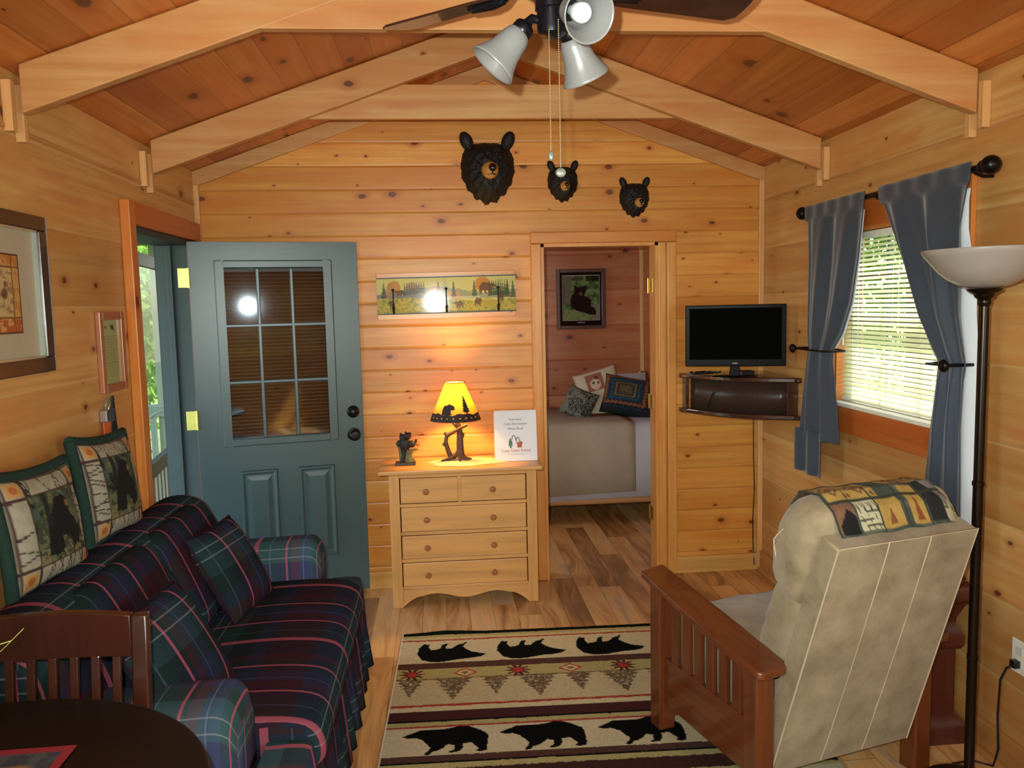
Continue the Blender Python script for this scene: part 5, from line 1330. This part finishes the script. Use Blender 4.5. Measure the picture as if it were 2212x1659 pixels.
ch = thing('dining_chair', 'dark cherry slat-back dining chair behind the round table', 'chair', (-.935, 1.80, 0))
CXc, CYc = -.938, 1.93
for s in (-1, 1):
    x = CXc+s*.205
    q = MB(); rows = []
    for z, dy, w_ in ((0, -.0, .019), (.42, -.03, .02), (.60, -.02, .02), (.80, .0, .0195), (.912, .012, .018)):
        rows.append([(x-w_, CYc+dy-.014, z), (x+w_, CYc+dy-.014, z), (x+w_, CYc+dy+.014, z), (x-w_, CYc+dy+.014, z)])
    q.loft(rows, closed=True, caps=True).build('back_post', M_cher, ch, world=True, bevel=.005, smooth=40)
    MB().box(x-.018, x+.018, CYc-.40, CYc-.365, 0, .43).build('front_leg', M_cher, ch, world=True, bevel=.004)
rows = []
for t in np.linspace(-1, 1, 17):
    yy = CYc+.006+.010*(1-t*t); zt = .918+.006*(1-t*t)-.004*t*t; rows.append([(CXc+t*.186, yy-.011, .812), (CXc+t*.186, yy-.011, zt), (CXc+t*.186, yy+.011, zt+.001), (CXc+t*.186, yy+.011, .812)])
MB().loft(rows, closed=True, caps=True).build('crest_rail', M_cher, ch, world=True, bevel=.003, smooth=40)
MB().box(CXc-.186, CXc+.186, CYc-.034, CYc-.010, .52, .56).build('lower_back_rail', M_cher, ch, world=True, bevel=.003)
for k in range(7):
    x = CXc-.146+k*.0487
    q = MB().prism([(x-.0095, CYc-.028, .555), (x+.0095, CYc-.028, .555), (x+.0095, CYc+.002, .815), (x-.0095, CYc+.002, .815)], (0, .012, 0)); q.build('slat', M_cher, ch, world=True, bevel=.002)
MB().prism([(CXc-.2, CYc-.04, .43), (CXc-.215, CYc-.42, .43), (CXc+.215, CYc-.42, .43), (CXc+.2, CYc-.04, .43)], (0, 0, .03)).build('seat', M_cher, ch, world=True, bevel=.006)
pl = thing('potted_grass', 'plant with thin yellow-green blades at the left edge above the dining table', 'plant', (-1.16, 1.62, .749))
MB().lathe([(.04, .75), (.055, .80), (.05, .84), (.044, .84), (.04, .82), (0, .82)], c=(-1.165, 1.60, 0), seg=24).build('pot', simple('dark_glazed_pot', (40, 46, 52), .3), pl, world=True, smooth=40)
M_leaf = simple('yellow_green_leaf', (168, 176, 96), .5)
for (dx, dy, h, c_) in ((.34, .0, .197, 2), (.317, .0, .174, 1), (.05, .14, .10, 0), (-.04, .05, .16, 0), (.10, .08, -.02, 1)):
    pts = [(-1.165+dx*t, 1.60+dy*t, .82+(h*t**1.7 if c_ == 2 else h*(1.6*t-.6*t*t))) for t in np.linspace(0, 1, 9)]
    rows = [[(p[0], p[1]-.004*(1-t**2), p[2]), (p[0]+.001, p[1]+.004*(1-t**2), p[2]+.002)] for p, t in zip(pts, np.linspace(0, .98, 9))]
    o = MB().loft(rows).build('blade_leaf', M_leaf, pl, world=True, smooth=180); o.modifiers.new('s', 'SOLIDIFY').thickness = .001

# ---------------------------------------------------------------- pictures and keys on the left wall
fp = thing('framed_picture', 'large framed rustic print with cream mat on the left wall above the sofa', 'picture', (XL, 2.60, 1.69))
M_fr = wood('dark_brown_frame', (46, 26, 20), 'y', .25, 40, .35, .6, .3)
ya, yb_, za, zb_ = 2.13, 2.848, 1.437, 1.945
for (a, b_, c, d_, nm) in ((ya, yb_, za, za+.048, 'frame_side'), (ya, yb_, zb_-.048, zb_, 'frame_side'), (ya, ya+.048, za+.048, zb_-.048, 'frame_side'), (yb_-.048, yb_, za+.048, zb_-.048, 'frame_side')):
    MB().box(XL+.001, XL+.028, a, b_, c, d_).build(nm, M_fr, fp, world=True, bevel=.004)
MB().box(XL+.0005, XL+.029, yb_, yb_+.002, za, zb_).build('silver_edge', simple('worn_silver_edge', (200, 190, 190), .3, .7), fp, world=True)
q = MB()
M_sil2 = simple('silver_fillet', (190, 200, 190), .2, .8)
for (a, b_, c, d_) in ((ya+.048, yb_-.048, za+.048, za+.054), (ya+.048, yb_-.048, zb_-.054, zb_-.048), (yb_-.056, yb_-.048, za+.054, zb_-.054), (ya+.048, ya+.056, za+.054, zb_-.054)): q.box(XL+.006, XL+.022, a, b_, c, d_)
q.build('fillet', M_sil2, fp, world=True)
def artf(u, v):
    C = Canvas(u, v, (176, 164, 140)); C.c *= (.94+.1*fbm(u*2, v, 12))[..., None]
    C.put((u > .17) & (u < .83) & (v > .20) & (v < .80), (84, 56, 34)); m = (u > .178) & (u < .822) & (v > .212) & (v < .788)
    n = fbm(u*3, v*2, 12); C.put(m, (192, 148, 84)); C.put(m & (n > .5), (182, 118, 62)); C.put(m & (v > .68) & (n > .42), (170, 84, 44)); C.put(m & (v < .29) & (n > .44), (178, 112, 58))
    mi = (u > .24) & (u < .76) & (v > .31) & (v < .67); C.put(mi, (186, 162, 112)); C.put(mi & (n > .56), (150, 118, 78)); C.put((abs(v-.30) < .006) & m | (abs(v-.68) < .006) & m | (abs(u-.76) < .005) & m, (120, 84, 48))
    for cx, cy in ((.68, .50), (.60, .52), (.48, .47), (.35, .5)): C.ell(cx, cy, .035, .05, (96, 58, 52), .9, .6); C.ell(cx+.01, cy-.07, .016, .03, (110, 64, 56), .9, .6)
    return C.c
panel('print', (XL+.006, ya+.05, zb_-.05), (0, yb_-ya-.1, 0), (0, 0, -(zb_-za-.1)), 200, 150, artf, M_pic, fp)
fc = thing('framed_notice', 'small wood-framed notice on the left wall beside the door casing', 'picture', (XL, 3.37, 1.48))
M_rf = wood('reddish_frame', (170, 104, 66), 'z', .3, 40, .25)
for (a, b_, c, d_) in ((3.245, 3.275, 1.315, 1.632), (3.455, 3.485, 1.315, 1.632), (3.275, 3.455, 1.315, 1.347), (3.275, 3.455, 1.60, 1.632)):
    MB().box(XL+.001, XL+.020, a, b_, c, d_).build('frame_side', M_rf, fc, world=True, bevel=.003)
def certf(u, v):
    C = Canvas(u, v, (168, 166, 112)); n = vnoise(u*60, v*0+np.floor(v*24)*7.3, 1)
    ln = (np.floor(v*48) % 2 == 0) & (u > .12) & (u < .88) & (v > .24) & (v < .9) & (n > .3); C.put(ln, (128, 124, 84), .45)
    C.put((abs(u-.62) < .10) & (abs(v-.12) < .05) & (vnoise(u*3, v*3, 14) > .45), (74, 78, 60)); C.put((abs(u-.25) < .06) & (abs(v-.12) < .02), (120, 120, 84)); return C.c
panel('notice_sheet', (XL+.008, 3.275, 1.60), (0, .18, 0), (0, 0, -.253), 70, 100, certf, M_picgloss, fc)
ks = thing('key_hook', 'silver key hook with orange tag and dark strap on the left wall', 'key hook', (XL, 3.30, 1.19))
MB().box(XL+.001, XL+.03, 3.222, 3.305, 1.205, 1.255).build('silver_box', simple('chrome_box', (190, 195, 205), .15, .9), ks, world=True, bevel=.005)
MB().tube([(XL+.012, 3.255, 1.25), (XL+.02, 3.240, 1.275), (XL+.02, 3.262, 1.297), (XL+.02, 3.285, 1.275), (XL+.012, 3.28, 1.25)], .004, 8).build('ring', M_sil2, ks, world=True, smooth=60)
MB().box(XL+.012, XL+.016, 3.225, 3.285, 1.115, 1.206).build('orange_tag', simple('orange_tag', (220, 96, 30), .5), ks, world=True, bevel=.001)
MB().prism([(XL+.010, 3.318, 1.30), (XL+.010, 3.330, 1.30), (XL+.010, 3.345, 1.18), (XL+.010, 3.395, 1.00), (XL+.010, 3.375, 1.00), (XL+.010, 3.310, 1.15)], (.008, 0, 0)).build('strap', M_black, ks, world=True)

# ---------------------------------------------------------------- bedroom
bed = thing('bed', 'made bed with grey-beige quilt seen through the bedroom doorway', 'bed', (.7, 6.3, 0))
M_sheet = simple('white_sheet', (196, 196, 204), .8, var=.05, nscale=5); M_quilt = simple('grey_beige_quilt', (176, 164, 144), .9, 0, .2, .12, 8, .1); M_log = wood('log_rail', (186, 134, 82), 'x', .5, 20, .3)
MB().box(-.25, 1.70, 5.83, 6.82, .20, .715).build('mattress', M_sheet, bed, world=True, bevel=.03, seg=4)
def drape(x0, x1, off, zb0, zb1, nm, mt, zt=.735):
    prof = [(6.80, zt), (5.90, zt), (5.835, zt-.01), (5.812, zt-.04), (5.805, zt-.2)]
    rows = []
    for x in np.linspace(x0, x1, 30):
        zb = zb0+(zb1-zb0)*(x-x0)/(x1-x0); row = [(x, y-off, z+off*.6) for y, z in prof]; row.append((x, 5.800-off+.004*math.sin(x*30), zb)); rows.append(row)
    o = MB().loft(rows).build(nm, mt, bed, world=True, smooth=50); m_ = o.modifiers.new('s', 'SOLIDIFY'); m_.thickness = .006; m_.offset = 1; return o
drape(-.26, 1.715, 0, .155, .20, 'sheet', M_sheet); drape(-.26, 1.40, .008, .19, .235, 'quilt', M_quilt, .74)
MB().tube([(-.25, 5.84, .165), (1.70, 5.84, .165)], .028, 14).build('side_rail', M_log, bed, world=True, smooth=60)
for x in (-.22, 1.66):
    for y in (5.86, 6.78): MB().tube([(x, y, 0), (x, y, .2)], .03, 12).build('leg', M_log, bed, world=True, smooth=60)
def bedpillow(label, c, wd, ht, th, yaw, lean, roll, func, name='bed_pillow'):
    r = thing(name, label, 'pillow', c, 0, 'pillows on the bed')
    Mx = Matrix.Rotation(yaw, 4, 'Z') @ Matrix.Rotation(lean, 4, 'X') @ Matrix.Rotation(roll, 4, 'Y')
    pillow('cover', wd, ht, th, func, vcol('bed_pillow_fabric', .9, .2, 200), r, Mx, 50, corner=.06); return r
def f_tex(u, v):
    C = Canvas(u, v, (112, 112, 98)); n = vnoise(u*2, v, 40); C.put((fbm(u, v, 5)+.5*(u-.5) > .42) & (n > .5), (36, 38, 40)); return C.c
def f_bearp(u, v):
    C = Canvas(u, v, (196, 184, 158)); C.put((v < .5) & (abs(u-.45) < .2) & (v > .12), (150, 96, 78)); C.ell(.45, .36, .12, .12, (202, 176, 150)); C.ell(.41, .32, .025, .03, (60, 30, 40)); C.ell(.52, .34, .025, .03, (60, 30, 40)); C.ell(.5, .22, .05, .04, (104, 50, 44)); C.put((v < .06) | (u < .05) | (u > .95), (188, 166, 150)); return C.c
def f_zig(u, v):
    C = Canvas(u, v, (24, 28, 36)); d = np.maximum(abs(u-.38)*1.0, abs(v-.42)); zz = d+.014*np.abs(((u+v)*26) % 2-1)
    for a, b_, c in ((.0, .12, (92, 78, 56)), (.12, .15, (36, 40, 44)), (.15, .19, (106, 88, 60)), (.21, .25, (40, 74, 90)), (.25, .30, (34, 52, 74)), (.32, .38, (126, 76, 48)), (.38, .40, (24, 28, 36)), (.44, .46, (38, 54, 74))): C.put((zz > a) & (zz < b_), c)
    C.c *= (.7+.6*vnoise(u, v, 50))[..., None]; return C.c
def f_white(u, v): C = Canvas(u, v, (186, 184, 190)); return C.c
bedpillow('white sleeping pillow at the back right of the bed', (1.50, 6.62, .88), .44, .34, .14, .1, -.35, 0, f_white)
bedpillow('cream pillow with small bear face, in the middle of the three on the bed', (1.265, 6.42, .91), .36, .40, .12, -.25, -.45, -.30, f_bearp)
bedpillow('dark pillow with blue and rust zigzag squares on the bed', (1.47, 6.20, .885), .46, .34, .14, -.12, -.55, .22, f_zig)
bedpillow('small round-edged grey mottled pillow leftmost on the bed', (1.06, 6.24, .845), .26, .24, .13, -.5, -.35, .35, f_tex)
bk = thing('framed_bear_photo', 'framed photo of a seated black bear on the bedroom wall', 'picture', (1.19, 6.85, 1.66))
M_bf = wood('brown_photo_frame', (84, 46, 34), 'z', .35, 30, .3)
a0, a1, c0_, c1_ = .983, 1.402, 1.41, 1.915
for (a, b_, c, d_) in ((a0, a0+.03, c0_, c1_), (a1-.03, a1, c0_, c1_), (a0+.03, a1-.03, c0_, c0_+.03), (a0+.03, a1-.03, c1_-.03, c1_)):
    MB().box(a, b_, 6.82, 6.849, c, d_).build('frame_side', M_bf, bk, world=True, bevel=.004)
def bphoto(u, v):
    C = Canvas(u, v, (14, 13, 14)); m = (u > .06) & (u < .94) & (v > .06) & (v < .90); g = fbm(u*1.5, v*2, 6); g2 = fbm(u*3, v*3, 16)
    C.put((u > .05) & (u < .95) & (v > .05) & (v < .91), (150, 150, 150)); C.put(m, (84, 106, 66)); C.put(m & (g > .5), (104, 128, 84)); C.put(m & (g < .4), (60, 78, 48)); C.put(m & (v > .7) & (g2 > .45), (128, 140, 96)); C.put(m & (u < .28) & (v < .6), (108, 98, 86), .8); C.put(m & (u > .62) & (v < .16), (16, 18, 16), .9); C.put(m & (u > .75) & (v > .6), (120, 110, 100), .7)
    be = [(.34, .28), (.33, .24), (.38, .24), (.42, .27), (.54, .27), (.60, .24), (.64, .27), (.62, .36), (.58, .44), (.66, .46), (.74, .52), (.74, .60), (.72, .64), (.80, .66), (.86, .74), (.86, .80), (.70, .80), (.56, .76), (.40, .72), (.28, .66), (.24, .54), (.28, .42), (.34, .38)]
    C.put(inpoly(u+.01*(g2-.5), v, be), (30, 24, 26)); C.ell(.50, .40, .04, .035, (92, 80, 66)); C.put((abs(u-.5) < .09) & (abs(v-.945) < .006), (150, 150, 150)); return C.c
panel('bear_photo', (a0+.03, 6.838, c1_-.03), (a1-a0-.06, 0, 0), (0, 0, -(c1_-c0_-.06)), 110, 140, bphoto, M_picgloss, bk)
bl_ = thing('brass_candle_cup', 'small brass cup at the corner behind the bed pillows', 'cup', (1.69, 6.70, .99))
MB().lathe([(.03, .9), (.03, .985), (.038, .99), (.038, 1.04), (.032, 1.045), (0, 1.045)], c=(1.665, 6.72, 0), seg=24).build('cup', M_brass, bl_, world=True, smooth=40)
MB().lathe([(.026, .62), (.02, .66), (.012, .70), (.012, .86), (.024, .9)], c=(1.665, 6.72, 0), seg=20).build('stem', M_brass, bl_, world=True, smooth=40)
w4 = empty('added_window_4', (XL, 5.9, 1.05)); tag(w4, kind='structure'); q = MB()  # made-up window: sash on solid wall, added around the fill lamp
for (a, b_, c, d_) in ((5.27, 5.31, 1.02, 1.98), (6.49, 6.53, 1.02, 1.98), (5.31, 6.49, 1.02, 1.06), (5.31, 6.49, 1.94, 1.98)): q.box(XL+.001, XL+.03, a, b_, c, d_)
q.build('sash', M_white, w4, world=True)
light('bedroom_fill', 'AREA', (XL+.012, 5.9, 1.5), 34, (.9, .97, 1), (1.2, 6.2, 1.0), shape='RECTANGLE', size=1.2, size_y=.9)  # unseen fill lamp added to brighten the bedroom

# ---------------------------------------------------------------- outside: porch, ground and trees
structure('ground_outside', MB().box(-30, 30, -14, 40, -.62, -.60), simple('forest_floor', (96, 104, 58), .95, 0, .2, .4, 2))
structure('porch_ceiling', MB().box(-3.3, XL-WT, 1.6, 7.5, 2.22, 2.30), simple('dark_porch_ceiling', (58, 52, 44), .8))
structure('porch_floor', MB().box(-3.0, XL-WT, 2.0, 7.4, -.12, -.04), simple('grey_porch_boards', (110, 108, 96), .7))
M_pg = simple('pale_green_post', (120, 132, 112), .7); M_dkr = simple('dark_rail', (34, 34, 30), .5); M_bal = simple('pale_baluster', (132, 136, 118), .7)
pr1 = thing('porch_railing', 'pale green porch railing at the far end of the porch', 'railing', (-2.3, 7.0, 0))
MB().box(-3.2, -1.46, 6.97, 7.03, .76, .86).build('top_rail', M_pg, pr1, world=True, bevel=.004)
MB().box(-3.2, -1.46, 6.98, 7.02, .02, .08).build('bottom_rail', M_pg, pr1, world=True, bevel=.004)
for k in range(13): MB().box(-3.1+k*.13, -3.06+k*.13, 6.985, 7.015, .08, .76).build('baluster', M_pg, pr1, world=True)
pp_ = thing('porch_post', 'pale green porch post seen through the open entry door', 'post', (-2.33, 7.1, -.04))
MB().box(-2.40, -2.26, 7.04, 7.16, -.6, 2.6).build('post', M_pg, pp_, world=True, bevel=.004)
sd = thing('storm_door', 'dark storm door folded open on the porch with glass above and pale bars below', 'door', (-1.60, 4.47, 0), math.radians(98))
def SDB(nm, x0, x1, z0, z1, mt, t=.016): MB().box(x0, x1, -t, t, z0, z1).build(nm, mt, sd, bevel=.002)
SDB('stile', 0, .05, .03, 1.95, M_greend); SDB('stile', .78, .84, .03, 1.95, M_dkr); SDB('middle_rail', .05, .78, .715, .80, M_dkr); SDB('bottom_rail', .05, .78, .03, .15, M_dkr); SDB('top_rail', .05, .78, 1.88, 1.95, M_dkr)
for k in range(7): SDB('bar', .09+k*.10, .135+k*.10, .15, .715, M_bal, .008)
SDB('glass', .05, .78, .80, 1.88, M_glass, .002)
pcs = thing('porch_chair', 'round-backed metal chair standing on the porch beyond the door', 'chair', (-2.02, 6.1, -.04))
M_pc = simple('pale_grey_metal', (150, 156, 140), .5)
MB().tube([(-2.03+.15*math.cos(t), 6.1+.05*math.cos(t), .74+.17*math.sin(t)) for t in np.linspace(-.9, PI+.9, 25)], .010, 8).build('back_hoop', M_pc, pcs, world=True, smooth=60)
for k in range(3): MB().tube([(-2.10+k*.07, 6.1, .37), (-2.10+k*.07, 6.1, .90)], .005, 6).build('back_spindle', M_pc, pcs, world=True)
MB().lathe([(0, .36), (.20, .36), (.22, .375), (.20, .39), (0, .39)], c=(-2.05, 6.30, 0), seg=28).build('seat', M_pc, pcs, world=True, smooth=40)
for k in range(4):
    a = PI/4+k*PI/2; MB().tube([(-2.05+.13*math.cos(a), 6.30+.13*math.sin(a), .36), (-2.05+.2*math.cos(a), 6.30+.2*math.sin(a), -.04)], .010, 8).build('leg', M_pc, pcs, world=True)
rs = np.random.RandomState(11)
b = NB('sunlit_leaves'); oi = b.n('ObjectInfo'); gx_ = b.n('NewGeometry'); nz = b.noise(gx_.outputs['Position'], 2.5, 3); c_ = b.mix(nz, lin((70, 104, 34)), lin((150, 180, 80))); df = b.n('BsdfDiffuse', {'Color': c_}); tl = b.n('BsdfTranslucent', {'Color': c_}); mx = b.n('MixShader', {0: .5, 1: df.outputs[0], 2: tl.outputs[0]}); b.t.links.new(mx.outputs[0], b.o.inputs[0]); M_leafs = b.m
M_bark = simple('grey_brown_bark', (72, 60, 48), .9, 0, .2, .4, 12, .6)
def tree(label, x, y, h, r, n=2600, grp='trees outside'):
    n *= 2; t = thing('tree', label, 'tree', (x, y, -.6), 0, grp)
    MB().tube([(x, y, -.62), (x+.05, y, h*.4), (x-.05, y+.1, h*.8)], [.16*r/1.5, .12*r/1.5, .04], 10).build('trunk', M_bark, t, world=True, smooth=60)
    cp = rs.normal(0, 1, (40, 3)); cp /= np.linalg.norm(cp, axis=1)[:, None]; cp *= (rs.rand(40)**.4)[:, None]*np.array([r, r, h*.42]); cp += np.array([x, y, h*.52])
    ci = rs.randint(0, 40, n); ctr = cp[ci]+rs.normal(0, .28*r/1.6, (n, 3)); sz = .035+.05*rs.rand(n)
    a = rs.normal(0, 1, (n, 3)); a /= np.linalg.norm(a, axis=1)[:, None]; bb = rs.normal(0, 1, (n, 3)); bb -= (bb*a).sum(1)[:, None]*a; bb /= np.linalg.norm(bb, axis=1)[:, None]
    V = np.stack([ctr-a*sz[:, None], ctr+bb*sz[:, None]*.5, ctr+a*sz[:, None], ctr-bb*sz[:, None]*.5], 1).reshape(-1, 3)
    me = bpy.data.meshes.new('foliage'); me.from_pydata(V.tolist(), [], np.arange(4*n).reshape(n, 4).tolist())
    finish('foliage', me, M_leafs, t, world=True)
tree('leafy green tree directly beyond the porch railing', -4.4, 11.0, 4.2, 2.0, 4200); tree('tall green tree further behind the porch', -6.2, 15.5, 6.5, 2.8, 4200); tree('green tree beyond the porch post', -5.0, 13.0, 3.4, 1.9, 3200)
tree('low bushy green tree nearest the far porch railing', -4.0, 10.2, 2.6, 1.5, 5200); tree('round green tree behind the low bushy one', -5.6, 14.0, 4.6, 2.6, 5200)
tree('bright green tree outside the right window', 5.6, 8.4, 4.0, 1.8, 4000, 'trees outside the window'); tree('green tree to the left outside the right window', 4.6, 9.8, 5.4, 2.2, 4000, 'trees outside the window'); tree('green tree to the right outside the right window', 7.4, 9.2, 5.4, 2.2, 4000, 'trees outside the window')
tk = thing('tree', 'dark bare tree trunk standing close outside the right window', 'tree', (3.9, 6.35, -.6))
MB().tube([(3.9, 6.35, -.62), (3.92, 6.36, 1.2), (3.90, 6.4, 3.6)], [.12, .10, .09], 14).build('trunk', M_bark, tk, world=True, smooth=60)
